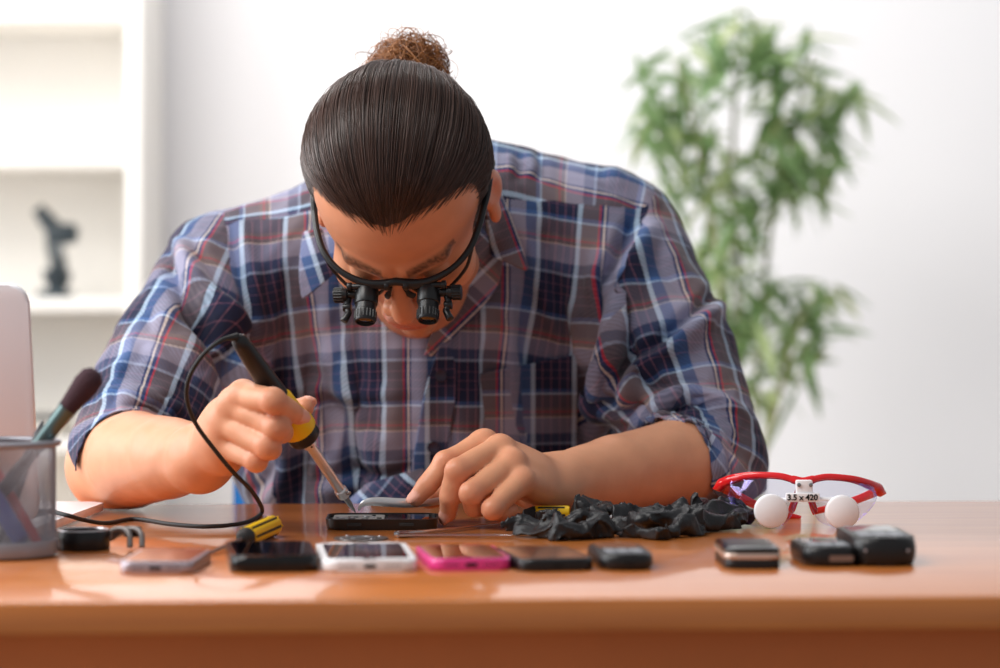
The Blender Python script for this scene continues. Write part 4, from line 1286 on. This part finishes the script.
# ------------------------------------------------------------------ pressed-in folds: ridge on one side of a line, groove on the other
def apply_folds(o, folds):
    sb = o.modifiers.new('s', 'SUBSURF'); sb.levels = 1; sb.render_levels = 1
    me2 = bpy.data.meshes.new_from_object(o.evaluated_get(bpy.context.evaluated_depsgraph_get()))
    o.modifiers.clear(); old = o.data; o.data = me2; bpy.data.meshes.remove(old); me2.name = 'shirt'
    n = len(me2.vertices)
    co = np.empty(n * 3, dtype=np.float32); me2.vertices.foreach_get('co', co); co = co.reshape(-1, 3)
    no = np.empty(n * 3, dtype=np.float32); me2.vertices.foreach_get('normal', no); no = no.reshape(-1, 3)
    px = 500 + co[:, 0] * FPX / co[:, 1]; py = HORY + (CAMZ - co[:, 2]) * FPX / co[:, 1]
    facing = np.clip(-no[:, 1] * 2.2 + .35, 0, 1)
    disp = np.zeros(n)
    for pts, amp, wd, val in folds:
        q = np.array([tuple(v)[:2] for v in smooth_path([(a, b, 0) for a, b in pts], 6)])
        best = np.full(n, 1e9); sg = np.zeros(n); tt = np.zeros(n)
        for i in range(len(q) - 1):
            a, b = q[i], q[i + 1]; ab = b - a; l2 = ab @ ab
            t = np.clip(((px - a[0]) * ab[0] + (py - a[1]) * ab[1]) / l2, 0, 1)
            dx = px - a[0] - t * ab[0]; dy = py - a[1] - t * ab[1]
            d = np.hypot(dx, dy); m = d < best
            best[m] = d[m]; sg[m] = np.sign(dx * ab[1] - dy * ab[0])[m]; tt[m] = ((i + t) / (len(q) - 1))[m]
        s = best * sg
        fade = np.clip(np.minimum(tt, 1 - tt) / .22, 0, 1) ** .7
        disp += fade * amp * (np.exp(-((s - wd * .8) / wd) ** 2) - val * np.exp(-((s + wd * .55) / (wd * .6)) ** 2))
    U = np.stack([px / 10, py / 10, np.zeros(n)], 1)
    fine = vnoise(np.stack([co[:, 0] * 1.6, co[:, 1], co[:, 2] * .8], 1), 42, 61) * .6 + vnoise(co, 75, 62) * .4
    co = co + no * ((disp * facing + fine * 1.6) / 1000.0)[:, None]
    me2.vertices.foreach_set('co', co.ravel().astype(np.float32)); me2.update()
# (points along the fold in photo pixels, height in mm, width in px, groove share); walking along it, the ridge lies on the right hand
FOLDS = [
    ([(172, 238), (178, 268), (194, 300), (216, 326), (240, 346)], 20, 13, .9),
    ([(190, 306), (212, 330), (228, 356), (238, 388), (240, 412)], 15, 11, 1.1),
    ([(232, 218), (243, 262), (250, 308), (252, 350)], 7, 9, .8),
    ([(196, 236), (205, 262), (222, 292), (240, 318)], 7, 9, .7),
    ([(96, 398), (125, 402), (160, 408), (200, 424)], 6, 8, .3),
    ([(150, 300), (160, 330), (180, 352), (205, 372)], 6, 11, .6),
    ([(330, 330), (322, 362), (338, 396), (356, 430), (364, 470), (372, 500)], 8, 13, .8),
    ([(302, 372), (312, 402), (330, 436), (340, 470), (346, 500)], -7, 12, .6),
    ([(420, 470), (390, 480), (350, 478), (310, 486)], 7, 9, 1.0),
    ([(262, 392), (310, 398), (360, 402), (410, 398)], 4, 9, .6),
    ([(265, 440), (280, 462), (270, 485), (255, 500)], 7, 10, .8),
    ([(646, 214), (628, 248), (610, 286), (602, 324), (597, 362), (588, 400), (572, 432)], 19, 13, 1.35),
    ([(578, 434), (592, 396), (599, 352), (604, 310), (613, 270), (630, 236)], 10, 12, .3),
    ([(600, 378), (592, 412), (572, 442), (545, 466)], 9, 10, .9),
    ([(560, 300), (575, 340), (574, 380), (560, 420)], 5, 12, .6),
    ([(728, 284), (710, 304), (690, 322), (668, 340), (644, 358), (624, 376), (612, 392)], 12, 10, 1.1),
    ([(752, 420), (735, 404), (712, 392), (688, 387), (662, 394), (640, 410), (628, 432)], 12, 9, .35),
    ([(640, 330), (632, 360), (622, 392), (608, 420)], 8, 9, .9),
    ([(660, 240), (668, 268), (690, 292), (706, 306)], 6, 10, .7),
    ([(512, 182), (516, 168), (514, 152)], 5, 7, .8),
    ([(536, 180), (538, 166), (532, 150)], 5, 7, .8),
    ([(600, 176), (616, 186), (634, 196), (652, 214)], 6, 9, .7),
]
apply_folds(shirt, FOLDS)
sb = shirt.modifiers.new('smooth', 'SUBSURF'); sb.levels = 1; sb.render_levels = 1
sd = shirt.modifiers.new('cloth_thickness', 'SOLIDIFY'); sd.thickness = .0012; sd.offset = 0
to_person(shirt)
# =================================================================== collar, front edge, pocket, buttons
from mathutils.bvhtree import BVHTree
def shirt_bvh():
    dg = bpy.context.evaluated_depsgraph_get()
    return BVHTree.FromObject(shirt, dg)
BV = shirt_bvh()
CAMP = Vector((0, 0, CAMZ))
def on_shirt(px, py, off=.003, default=2.54):
    d = P(px, py, 1.0) - CAMP
    h = BV.ray_cast(CAMP, d.normalized())
    if h[0] is None or not (2.40 < h[0].y < 2.70): h = (P(px, py, default),)
    return h[0] - d.normalized() * off
def sheet(name, grid, uvf, parent=shirt, thick=.0012, m=None):
    """grid[i][j] of points -> cloth sheet; uvf(i, j) its plaid coordinates"""
    ni, nj = len(grid), len(grid[0])
    v = [p for row in grid for p in row]
    f = [(i * nj + j, i * nj + j + 1, (i + 1) * nj + j + 1, (i + 1) * nj + j) for i in range(ni - 1) for j in range(nj - 1)]
    o = mesh_obj(name, v, f, m or M['plaid'], None, True, None)
    ul = o.data.uv_layers.new(name='UVMap')
    for l in o.data.loops:
        ul.data[l.index].uv = uvf(l.vertex_index // nj, l.vertex_index % nj)
    sb = o.modifiers.new('smooth', 'SUBSURF'); sb.levels = 1; sb.render_levels = 2
    sd = o.modifiers.new('cloth_thickness', 'SOLIDIFY'); sd.thickness = thick; sd.offset = 0
    o.parent = parent                                   # the shirt's own frame is the world's
    return o
def quad_grid(A, B, C, D, ni, nj, fn):
    """A-B top edge, D-C bottom edge (pixels)"""
    g = []
    for i in range(ni):
        t = i / (ni - 1); row = []
        for j in range(nj):
            s = j / (nj - 1)
            a = Vector((A[0] + (B[0] - A[0]) * s, A[1] + (B[1] - A[1]) * s)); b = Vector((D[0] + (C[0] - D[0]) * s, D[1] + (C[1] - D[1]) * s))
            row.append(fn(a.lerp(b, t), t, s))
        g.append(row)
    return g
def smooth_grid(g, it=4):
    ni, nj = len(g), len(g[0])
    for _ in range(it):
        h = [[p.copy() for p in r] for r in g]
        for i in range(ni):
            for j in range(nj):
                nb = [h[a][b] for a, b in ((i - 1, j), (i + 1, j), (i, j - 1), (i, j + 1)) if 0 <= a < ni and 0 <= b < nj]
                if 0 < i < ni - 1 and 0 < j < nj - 1: g[i][j] = h[i][j] * .4 + sum(nb, Vector()) * (.6 / len(nb))
                else: g[i][j].y = h[i][j].y * .5 + sum((q.y for q in nb)) * (.5 / len(nb))
    return g
def strip(rows, nj, offs, it=3, default=2.53):
    """rows of (left px, right px) pairs -> grid lying off the shirt by offs(t, s)"""
    g = []; n = len(rows)
    L_ = smooth_path([(a[0], a[1], 0) for a, b in rows], 3); R_ = smooth_path([(b[0], b[1], 0) for a, b in rows], 3)
    for i in range(len(L_)):
        t = i / (len(L_) - 1)
        g.append([on_shirt(*(L_[i].lerp(R_[i], j / (nj - 1)))[:2], offs(t, j / (nj - 1)), default) for j in range(nj)])
    return smooth_grid(g, it)
def uv_planar(g, u0=0.0, v0=0.0, rot=0.0, flip=1):
    c, s_ = math.cos(rot), math.sin(rot)
    def f(i, j):
        p = g[i][j]; x = p.x + .077 + .0645 + u0; y = -(p.z - .963) * 1.04 + v0
        return (c * x - s_ * y, s_ * x + c * y)
    return f
# left front panel's edge lying over the right one, with the placket
g = strip([((441, 344), (447, 341)), ((433, 364), (455, 362)), ((424, 395), (456, 395)), ((418, 430), (450, 430)), ((412, 468), (445, 468)), ((408, 503), (440, 503))], 7,
          lambda t, s: .0100 - .0080 * s)
sheet('placket', g, uv_planar(g, .012, .0))
# facing and lapel on the picture's right, turned outwards at the open neck
g = strip([((478, 214), (494, 214)), ((470, 245), (502, 250)), ((462, 276), (499, 282)), ((447, 308), (478, 312)), ((432, 332), (452, 338)), ((424, 356), (438, 356))], 7,
          lambda t, s: .020 - .012 * t - .006 * s + .010 * math.sin(PI * s) * (1 - t), 3, 2.50)
sheet('front_facing', g, uv_planar(g, .0476, .0, -.78))
# collar leaves
def leaf(name, rows, off, rot, u0):
    g = strip(rows, 6, off, 2, 2.50)
    return sheet(name, g, uv_planar(g, u0, 0.0, rot), thick=.0030)
leaf('collar', [((482, 190), (499, 192)), ((486, 214), (511, 220)), ((489, 238), (521, 247)), ((491, 256), (529, 272)), ], lambda t, s: .034 - .004 * s + .009 * math.sin(PI * s), .36, -.01)
leaf('collar', [((304, 232), (322, 228)), ((301, 255), (328, 250)), ((300, 278), (333, 266)), ((303, 300), (334, 274))], lambda t, s: .026 - .004 * (1 - s) + .007 * math.sin(PI * s), .3, .02)
# collar band closing the neck opening round the back of the neck
NA = Vector((-.075, 2.585, .985)); NB = HT @ Vector((0, -.022, -.035)); NX = (NB - NA).normalized()
bm = bmesh.new(); bm.from_mesh(shirt.data)
ring = [e for e in bm.edges if e.is_boundary and max((v.co - Vector((-.072, 2.56, 1.01))).length for v in e.verts) < .16 and e.verts[0].co.z > .92]
vs_ = []; fs_ = []; vid_ = {}
def band_pt(p, k):
    t = (p - NA).dot(NX); c = NA + NX * t; r = p - c; R_ = r.length
    return c + r * ((R_ * (1 - k) + min(R_, .0665) * k) / R_) + NX * (.020 * k) + (r.normalized() * .004 * math.sin(PI * k))
for e in ring:
    for v in e.verts:
        if v.index not in vid_:
            vid_[v.index] = len(vs_)
            for k in (0, .25, .5, .75, 1.0): vs_.append(band_pt(v.co, k))
    a, b = vid_[e.verts[0].index], vid_[e.verts[1].index]
    for k in range(4): fs_.append((a + k, b + k, b + k + 1, a + k + 1))
bm.free()
if fs_:
    cb_ = mesh_obj('collar_band', vs_, fs_, M['plaid'], None, True, None)
    bm = bmesh.new(); bm.from_mesh(cb_.data); bmesh.ops.recalc_face_normals(bm, faces=bm.faces[:]); bm.to_mesh(cb_.data); bm.free()
    ul = cb_.data.uv_layers.new(name='UVMap')
    for l in cb_.data.loops:
        p = vs_[l.vertex_index]; q = p - NA; ang = math.atan2(q.x, q.z)
        ul.data[l.index].uv = (ang * .07 + .02, q.dot(NX))
    sd = cb_.modifiers.new('cloth_thickness', 'SOLIDIFY'); sd.thickness = .0025; sd.offset = 0
    cb_.parent = shirt
print('collar ring edges', len(ring))
# chest pocket
g = quad_grid((477, 374), (579, 354), (576, 462), (486, 480), 12, 12, lambda q, t, s: on_shirt(q.x, q.y, .0030 + .0030 * max(0, 1 - t * 7) * math.sin(PI * s)))
g = smooth_grid(g, 3)
pk = sheet('pocket', g, uv_planar(g, .005, .006))
M['button'] = mat('dark_shirt_button', (34, 26, 44), .3)
def button(px, py, off=.0085):
    c = on_shirt(px, py, off)
    T = Matrix.Translation(c) @ Matrix.Rotation(PI / 2, 4, 'X')
    m = MB(); m.lathe([(0, -.0012), (.0048, -.0012), (.0056, -.0004), (.0056, .0008), (.0050, .0013), (.0038, .0009), (0, .0008)], 28, T)
    b = m.build('button', M['button'], shirt)
    for a in (0, 1, 2, 3):
        x = .0013 * math.cos(a * PI / 2 + .8); y = .0013 * math.sin(a * PI / 2 + .8)
        pass
    return b
button(433.5, 447); button(441, 376); button(423, 506)
# gathered tail of the shirt lying over the table edge
g = strip([((366, 484), (424, 468)), ((358, 492), (424, 480)), ((350, 499), (424, 492)), ((346, 504), (424, 503))], 9,
          lambda t, s: .012 + .030 * t + .005 * math.sin(s * 11), 1, 2.50)
for r_ in g:
    for p_ in r_: p_.z = max(p_.z, TABLE + .004) if p_.y < 2.54 else p_.z
sheet('shirt_tail', g, uv_planar(g, .0, .03, .9))
# trousers below the table
M['jeans'] = mat('dark_blue_denim', (48, 56, 78), .85, bump=.2, bscale=900, vary=.15, vscale=40)
def jean_fn(p):
    d = s_ell(p, (-.08, 2.80, .57), (.175, .125, .10))
    for s in (-1, 1):
        k = (-.08 + s * .13, 2.40, .53); a = (-.08 + s * .15, 2.42, .11)
        d = smin(d, s_chain(p, [(-.08 + s * .09, 2.77, .555), k, a], [.082, .064, .052], .03), .03)
    return np.maximum(d, .10 - p[:, 2])
V, Q = surface(jean_fn, (-.36, 2.28, .06), (.22, 2.96, .72), .009)
to_person(np_mesh('jeans', V, Q, M['jeans']))
M['shoe'] = mat('black_shoe_leather', (30, 28, 28), .4)
for s in (-1, 1):
    def shoe_fn(p, s=s):
        x = -.08 + s * .15
        d = smin(s_cap(p, (x, 2.43, .05), (x + s * .01, 2.27, .035), .045, .036), s_cap(p, (x, 2.43, .05), (x, 2.43, .11), .044, .05), .03)
        return np.maximum(d, .002 - p[:, 2])
    V, Q = surface(shoe_fn, (-.08 + s * .15 - .08, 2.2, -.02), (-.08 + s * .15 + .08, 2.52, .19), .006)
    to_person(np_mesh('shoe', V, Q, M['shoe']))
# =================================================================== hair
def hairmat(name, c1, c2, rough=.34):
    m = bpy.data.materials.new(name); m.use_nodes = True
    nt = m.node_tree; b = nt.nodes['Principled BSDF']; L = nt.links.new
    a = nt.nodes.new('ShaderNodeAttribute'); a.attribute_name = 'flow'
    mp = nt.nodes.new('ShaderNodeMapping'); mp.inputs['Scale'].default_value = (1, .012, 1)
    L(a.outputs['Vector'], mp.inputs['Vector'])
    n = nt.nodes.new('ShaderNodeTexNoise'); n.inputs['Scale'].default_value = 520; n.inputs['Detail'].default_value = 5
    L(mp.outputs[0], n.inputs['Vector'])
    r = nt.nodes.new('ShaderNodeValToRGB'); r.color_ramp.elements[0].position = .32; r.color_ramp.elements[1].position = .72
    r.color_ramp.elements[0].color = lin(c1); r.color_ramp.elements[1].color = lin(c2)
    L(n.outputs['Fac'], r.inputs[0]); L(r.outputs[0], b.inputs['Base Color'])
    b.inputs['Roughness'].default_value = rough; b.inputs['Specular IOR Level'].default_value = .55
    bp = nt.nodes.new('ShaderNodeBump'); bp.inputs['Strength'].default_value = .7; bp.inputs['Distance'].default_value = .0012
    L(n.outputs['Fac'], bp.inputs['Height']); L(bp.outputs[0], b.inputs['Normal'])
    return m
M['hair'] = hairmat('dark_brown_hair', (34, 23, 20), (104, 76, 66))
M['hair_bun'] = hairmat('backlit_hair_ends', (110, 64, 34), (196, 130, 72), .45)  # lighter auburn: backlight through the bun put into its colour
HC = np.array((0, -.0085, .030)); HR = np.array((.0745, .0935, .086)) + np.array((.0078, .0095, .0095))
BUNW = P(408, 72, 2.455); BUN = np.array(HInv @ BUNW)
bd = (BUN - HC) / HR; bd /= np.linalg.norm(bd)
def hairline(p):
    """> 0 outside the hair region"""
    ax_ = np.abs(p[:, 0] - .001)
    wl = np.interp(ax_, [0, .012, .032, .050, .060, .070, .08], [.0740, .0715, .0600, .044, .031, .0165, .012])
    wl = wl + .0010 * vnoise(p, 160, 5) + .0008 * vnoise(p, 500, 15)
    lo = np.interp(p[:, 1], [-.11, -.075, -.03, -.016, .000, .006, .014], [-.060, -.055, -.030, .000, .004, -.014, -.018])
    return np.maximum(p[:, 1] - wl, (lo - p[:, 2]) * .8)
def flow_of(p):
    d = (p - HC) / HR; d /= np.linalg.norm(d, axis=1)[:, None]
    e1 = np.cross(bd, (1, 0, 0)); e1 /= np.linalg.norm(e1); e2 = np.cross(bd, e1)
    az = np.arctan2(d @ e2, d @ e1); po = np.arccos(np.clip(d @ bd, -1, 1))
    return np.stack([az * .09, po * .09, np.zeros(len(p))], 1)
SKR = np.array((.0745, .0935, .086))
def hair_fn(p):
    f = flow_of(p); h = -hairline(p)
    t = np.clip(h / .034, 0, 1); add = -.0016 + .0105 * (1 - (1 - t) ** 2)
    d = s_ell(p, HC, SKR) - add
    d = d - .0012 * t * (vnoise(np.stack([f[:, 0], f[:, 1] * .03, f[:, 2]], 1), 170, 6) + .6 * vnoise(np.stack([f[:, 0], f[:, 1] * .03, f[:, 2]], 1), 420, 7))
    return smax(d, -h * .8 - .001, .003)
V, Q = surface(hair_fn, (-.105, -.135, -.09), (.105, .105, .145), .0020)
hv = list(V); hf = [tuple(q) for q in Q]; hflow = list(flow_of(V))
def strands(n, rad, edge_only=False):
    vs = []; fs = []; fl = []
    k = 0
    while k < n:
        d = rng.normal(size=3); d /= np.linalg.norm(d)
        p = HC + d * SKR
        h = hairline(p[None])[0]
        if h > .0035 or (h > -.0005 and (d[1] < .2 or rng.random() < .35)): continue
        if h < -.03 and rng.random() < .5: continue
        if edge_only and h < -.016: continue
        k += 1
        om = math.acos(np.clip(d @ bd, -1, 1)); L = 15
        jit = rng.normal(size=3) * .0010; lift = rng.random() ** 2 * .0018; r = rad * rng.uniform(.6, 1.3)
        edge = math.exp(-max(-h, 0) / .012)
        pts = []
        for i in range(L):
            t = i / (L - 1) * .93
            q = (math.sin((1 - t) * om) * d + math.sin(t * om) * bd) / max(math.sin(om), 1e-4)
            hh = -hairline((HC + q * SKR)[None])[0]; tt = min(max(hh / .034, 0), 1)
            off = 1.018 - .112 * (1 - tt) ** 2
            pt = HC + q * HR * off + q * lift * math.sin(PI * min(t * 1.1, 1)) + jit * math.sin(PI * t)
            pts.append(pt)
        pts = np.array(pts)
        fr = flow_of(pts[:1])[0] + rng.normal(size=3) * .01
        nr = np.array([(p_ - HC) / HR for p_ in pts]); nr /= np.linalg.norm(nr, axis=1)[:, None]
        tg = np.gradient(pts, axis=0); tg /= np.linalg.norm(tg, axis=1)[:, None] + 1e-9
        sd = np.cross(tg, nr)
        o = len(vs)
        for i in range(L):
            rr = r * (1 - .55 * abs(2 * i / (L - 1) - 1) ** 3)
            for a in (0, 2.094, 4.189):
                vs.append(pts[i] + (sd[i] * math.sin(a) + nr[i] * math.cos(a)) * rr); fl.append((fr[0], fr[1] + i * .004, 0))
        for i in range(L - 1):
            for a in range(3):
                b2 = (a + 1) % 3; fs.append((o + i * 3 + a, o + i * 3 + b2, o + i * 3 + 3 + b2, o + i * 3 + 3 + a))
    return vs, fs, fl
a_, b_, c_ = strands(3600, .00036)
e_ = strands(1700, .00032, True); oo = len(a_); a_ = a_ + e_[0]; b_ = b_ + [tuple(i + oo for i in f) for f in e_[1]]; c_ = c_ + e_[2]
o = len(hv); hv += a_; hf += [tuple(i + o for i in f) for f in b_]; hflow += c_
def flow_obj(name, v, f, fl, m):
    ob = np_mesh(name, h2w(np.array(v)), np.array(f), m)
    at = ob.data.attributes.new('flow', 'FLOAT_VECTOR', 'POINT'); at.data.foreach_set('vector', np.array(fl, dtype=np.float32).ravel())
    return to_person(ob)
hair = flow_obj('hair', hv, hf, hflow, M['hair'])
hair['label'] = 'dark brown hair slicked back'
# --- bun of curled ends
bv = []; bf = []; bfl = []
Vb, Qb = surface(lambda p: s_ell(p, (0, 0, 0), (.026, .019, .020)) - .003 * vnoise(p, 120, 2), (-.04, -.035, -.035), (.04, .035, .035), .002)
bv += list(Vb); bf += [tuple(q) for q in Qb]; bfl += [(p[0], p[1], p[2]) for p in Vb]
def rnd_rot(s):
    a = rng.normal(size=3) * s
    return np.array(Matrix.Rotation(a[0], 3, 'X') @ Matrix.Rotation(a[1], 3, 'Y') @ Matrix.Rotation(a[2], 3, 'Z'))
for k in range(1000):
    R = rnd_rot(.75); rad = rng.uniform(.60, 1.16); a0 = rng.uniform(0, 2 * PI); span = rng.uniform(1.2, 4.0); L = 16
    ph = rng.uniform(0, 6, 3); pts = []
    stray = 1 if rng.random() < .10 else 0
    for i in range(L):
        t = i / (L - 1); a = a0 + span * t
        q = np.array((.033 * math.cos(a), .021 * math.sin(a), .016 * math.sin(a * .7 + ph[0]))) * rad
        q = R @ q + .0022 * np.sin(ph + 5 * t)
        if stray: q = q * (1 + .28 * t ** 3)
        pts.append(q)
    pts = np.array(pts)
    r = rng.uniform(.00025, .0005)
    tg = np.gradient(pts, axis=0); tg /= np.linalg.norm(tg, axis=1)[:, None] + 1e-9
    nr = np.cross(tg, (.3, .5, .8)); nr /= np.linalg.norm(nr, axis=1)[:, None] + 1e-9; sd_ = np.cross(tg, nr)
    o = len(bv); f0 = rng.random() * 5
    for i in range(L):
        rr = r * (1 if i < L - 3 else (.75, .45, .15)[i - L + 3])
        for a in (0, 2.094, 4.189):
            bv.append(pts[i] + (sd_[i] * math.sin(a) + nr[i] * math.cos(a)) * rr); bfl.append((f0, i * .01, 0))
    for i in range(L - 1):
        for a in range(3):
            b2 = (a + 1) % 3; bf.append((o + i * 3 + a, o + i * 3 + b2, o + i * 3 + 3 + b2, o + i * 3 + 3 + a))
bunw = np.array(bv) + np.array(BUNW)
bo = np_mesh('hair_bun', bunw, np.array(bf), M['hair_bun'])
at = bo.data.attributes.new('flow', 'FLOAT_VECTOR', 'POINT'); at.data.foreach_set('vector', np.array(bfl, dtype=np.float32).ravel())
bo['label'] = 'messy hair bun painted in backlit auburn'
bo.parent = hair

# =================================================================== binocular loupe worn on the head
hl = empty('head_loupe', HO, 0, 'black binocular magnifier glasses worn over the eyes', 'magnifier glasses')
HR4 = HM.to_4x4()
def hb(mb, name, m, parent=hl):
    for i, v_ in enumerate(mb.v): mb.v[i] = HR4 @ Vector(v_)
    return mb.build(name, m, parent)
half = [(0, .0920, .0085), (.012, .0935, .0075), (.030, .0920, .0090), (.050, .0815, .0125), (.064, .0640, .0150), (.0715, .042, .0160), (.0755, .020, .0150)]
full = [(-x, y, z) for x, y, z in half[::-1][:-1]] + half
q = smooth_path(full, 6)
hb(MB().tube(q, [.0030 + .0012 * max(0, 1 - abs(p.x) / .05) for p in q], 12, flat=.75), 'frame', M['black'])
for s in (-1, 1):
    q = smooth_path([(s * .0755, .020, .0150), (s * .0775, .005, .0120), (s * .0790, -.015, .0100), (s * .0785, -.038, -.004), (s * .0740, -.050, -.020)], 6)
    hb(MB().tube(q, [.0030] * len(q), 10, flat=.6), 'temple', M['black'])
    lo2 = [(s * .010, .0930, .0010), (s * .022, .0945, -.0130), (s * .040, .0895, -.0150), (s * .058, .0740, -.0050), (s * .066, .0620, .0120)]
    q = smooth_path(lo2, 6)
    hb(MB().tube(q, .0016, 8), 'lower_rim', M['black'])
    cx = s * .0275
    m = MB(); m.lathe([(0, .094), (.0098, .094), (.0104, .0955), (.0104, .109), (.0100, .1105), (.0090, .1110), (.0090, .1165), (.0094, .1170), (.0094, .1270), (.0086, .1285), (.0078, .1285), (.0074, .1262), (0, .1262)], 32,
                      Matrix.Translation((cx, 0, -.001)) @ Matrix.Rotation(-PI / 2, 4, 'X'))
    for k in range(20):
        a = 2 * PI * k / 20
        m.box((cx + .0095 * math.cos(a), .122, -.001 + .0095 * math.sin(a)), (.0010, .0075, .0010))
    lp_ = hb(m, 'loupe_barrel', M['black'])
    m = MB(); m.lathe([(.0072, 0), (.0045, .0009), (0, .0012)], 24, Matrix.Translation((cx, .1258, -.001)) @ Matrix.Rotation(-PI / 2, 4, 'X')); hb(m, 'eyepiece_lens', M['screen'], lp_)
    m = MB(); m.cyl((cx + s * .009, .1005, .000), (cx + s * .0185, .1005, .000), .0038, None, 16, .0006)
    m.cyl((cx + s * .0165, .1005, .000), (cx + s * .0290, .1005, .000), .0066, None, 24, .0008)
    for k in range(16):
        a = 2 * PI * k / 16; m.box((cx + s * .0245, .1005 + .0067 * math.cos(a), .0067 * math.sin(a)), (.0075, .0009, .0009))
    hb(m, 'adjusting_knob', M['black'])
    m = MB(); m.tube([(cx + s * .0165, .104, -.002), (cx + s * .0175, .112, -.003), (cx + s * .0150, .118, -.003)], [.0036, .0030, .0028], 10)
    m.cyl((cx + s * .0150, .117, -.003), (cx + s * .0195, .1265, -.003), .0030, .0036, 14, .0006); m.cyl((cx + s * .0135, .112, -.003), (cx + s * .0205, .112, -.003), .0040, None, 14, .0006)
    hb(m, 'hinge_screw', M['black'])
    m = MB(); m.cyl((cx - s * .020, .0955, .0060), (cx + s * .016, .0955, .0060), .0030, None, 14, .0006); m.cyl((cx - s * .021, .0955, .0060), (cx - s * .017, .0955, .0060), .0042, None, 14, .0006)
    m.cyl((cx + s * .012, .0955, .0060), (cx + s * .016, .0955, .0060), .0042, None, 14, .0006)
    hb(m, 'slide_bar', M['black'])
    m = MB(); m.tube(smooth_path([(s * .006, .0945, .003), (s * .009, .0975, -.006), (s * .012, .0960, -.014)], 5), [.0022] * 5 + [.0030] * 6, 10, flat=.6); hb(m, 'nose_pad', M['black_rubber'])

# =================================================================== soldering iron in the right hand
TIP = P(355.5, 512.5, 2.305); END = P(237, 337, 2.180)
ax_i = (END - TIP); LI = ax_i.length; ax_i.normalize()
TI = Matrix.Translation(TIP) @ ax_i.to_track_quat('Z', 'Y').to_matrix().to_4x4()
iron = empty('soldering_iron', TIP, 0, 'soldering iron with black and yellow handle in the right hand, trailing a black cord', 'soldering iron')
def ib(mb, name, m, parent=iron):
    for i, v_ in enumerate(mb.v): mb.v[i] = Vector(v_) - TIP
    return mb.build(name, m, parent)
LL = LI
def fr_(t): return t * LL
ib(MB().lathe([(.0004, 0), (.0009, .0022), (.0024, .011), (.0024, fr_(.105))], 16, TI), 'tip', M['dull_steel'])
m = MB(); m.lathe([(.0024, fr_(.095)), (.0050, fr_(.100)), (.0054, fr_(.105)), (.0054, fr_(.135)), (.0042, fr_(.140)), (.0042, fr_(.39)), (.0056, fr_(.395)), (.0056, fr_(.445)), (.0042, fr_(.448))], 24, TI)
br = ib(m, 'barrel', mat('satin_steel_tube', (226, 226, 228), .3, metal=.8))
for k in range(3):
    for a in (.4, 2.5, 4.6):
        q = TI @ Vector((.0055 * math.cos(a + PI), .0055 * math.sin(a + PI), fr_(.405 + .012 * k))); n = (TI.to_3x3() @ Vector((math.cos(a + PI), math.sin(a + PI), 0)))
        ib(MB().cyl(q - n * .0004, q + n * .0003, .0009, None, 10), 'vent_hole', M['port'], br)
ib(MB().cyl(TI @ Vector((.0048, .0, fr_(.118))), TI @ Vector((.0082, 0, fr_(.118))), .0016, None, 12, .0003), 'set_screw', M['dull_steel'], br)
m = MB(); m.lathe([(.0055, fr_(.436)), (.0124, fr_(.438)), (.0134, fr_(.446)), (.0134, fr_(.480)), (.0128, fr_(.486))], 32, TI); ib(m, 'end_ring', M['black'])
m = MB(); m.lathe([(.0126, fr_(.484)), (.0146, fr_(.490)), (.0146, fr_(.516)), (.0132, fr_(.545)), (.0120, fr_(.58)), (.0108, fr_(.66)), (.0094, fr_(.675))], 32, TI); ib(m, 'yellow_grip', M['yellow'])
m = MB(); m.lathe([(.0090, fr_(.668)), (.0096, fr_(.68)), (.0084, fr_(.80)), (.0070, fr_(.96)), (.0062, fr_(.985)), (.0035, fr_(1.0)), (0, fr_(1.0))], 32, TI); ib(m, 'handle', M['black'])
def onzc(px, py, z=TABLE + .0022): return onz(px, py, z)
cord = [END, P(222, 340, 2.165), P(203, 355, 2.160), P(189, 378, 2.165), P(187, 400, 2.175), P(196, 424, 2.188), P(214, 449, 2.198), P(233, 472, 2.212), P(249, 488, 2.245), P(259, 502, 2.300)]
cord = [Vector(c) for c in cord] + [onzc(262, 512), onzc(252, 520), onzc(235, 524.5), onzc(205, 526.5), onzc(170, 524), onzc(135, 519), onzc(106, 523), onzc(84, 520, TABLE + .006), onzc(66, 515, TABLE + .0112), onzc(45, 511, TABLE + .0112), onzc(0, 510, TABLE + .0112), onzc(-60, 512, TABLE + .0112)]
q = smooth_path(cord, 8)
rr = [.0034 - .0016 * min(1, i / 6) for i in range(len(q))]
ib(MB().tube(q, rr, 10), 'cord', M['black_rubber'])

# =================================================================== tweezers held in the left hand
tp = [P(358.5, 510.5, 2.302), P(361, 505.5, 2.302), P(367, 502.3, 2.303), P(378, 501.6, 2.305), P(410, 503.0, 2.312), P(440, 500, 2.322), P(472, 494, 2.334)]
M['tweezer'] = mat('satin_tweezer_steel', (214, 214, 216), .32, metal=.7)
ht = empty('tweezers', tp[0], 0, 'grey bent-tip tweezers held by the left hand over the opened phone', 'tweezers')
q = smooth_path([p - tp[0] for p in tp], 7)
for s in (-1, 1):
    qq = [p + Vector((0, s * .0022 * min(1, i / 14) * (1 - .3 * i / len(q)), s * .0006 * min(1, i / 14))) for i, p in enumerate(q)]
    MB().tube(qq, [.0008 + .0024 * min(1, i / 22) for i in range(len(qq))], 10, flat=.45, up=(0, 1, 0)).build('arm', M['tweezer'], ht)
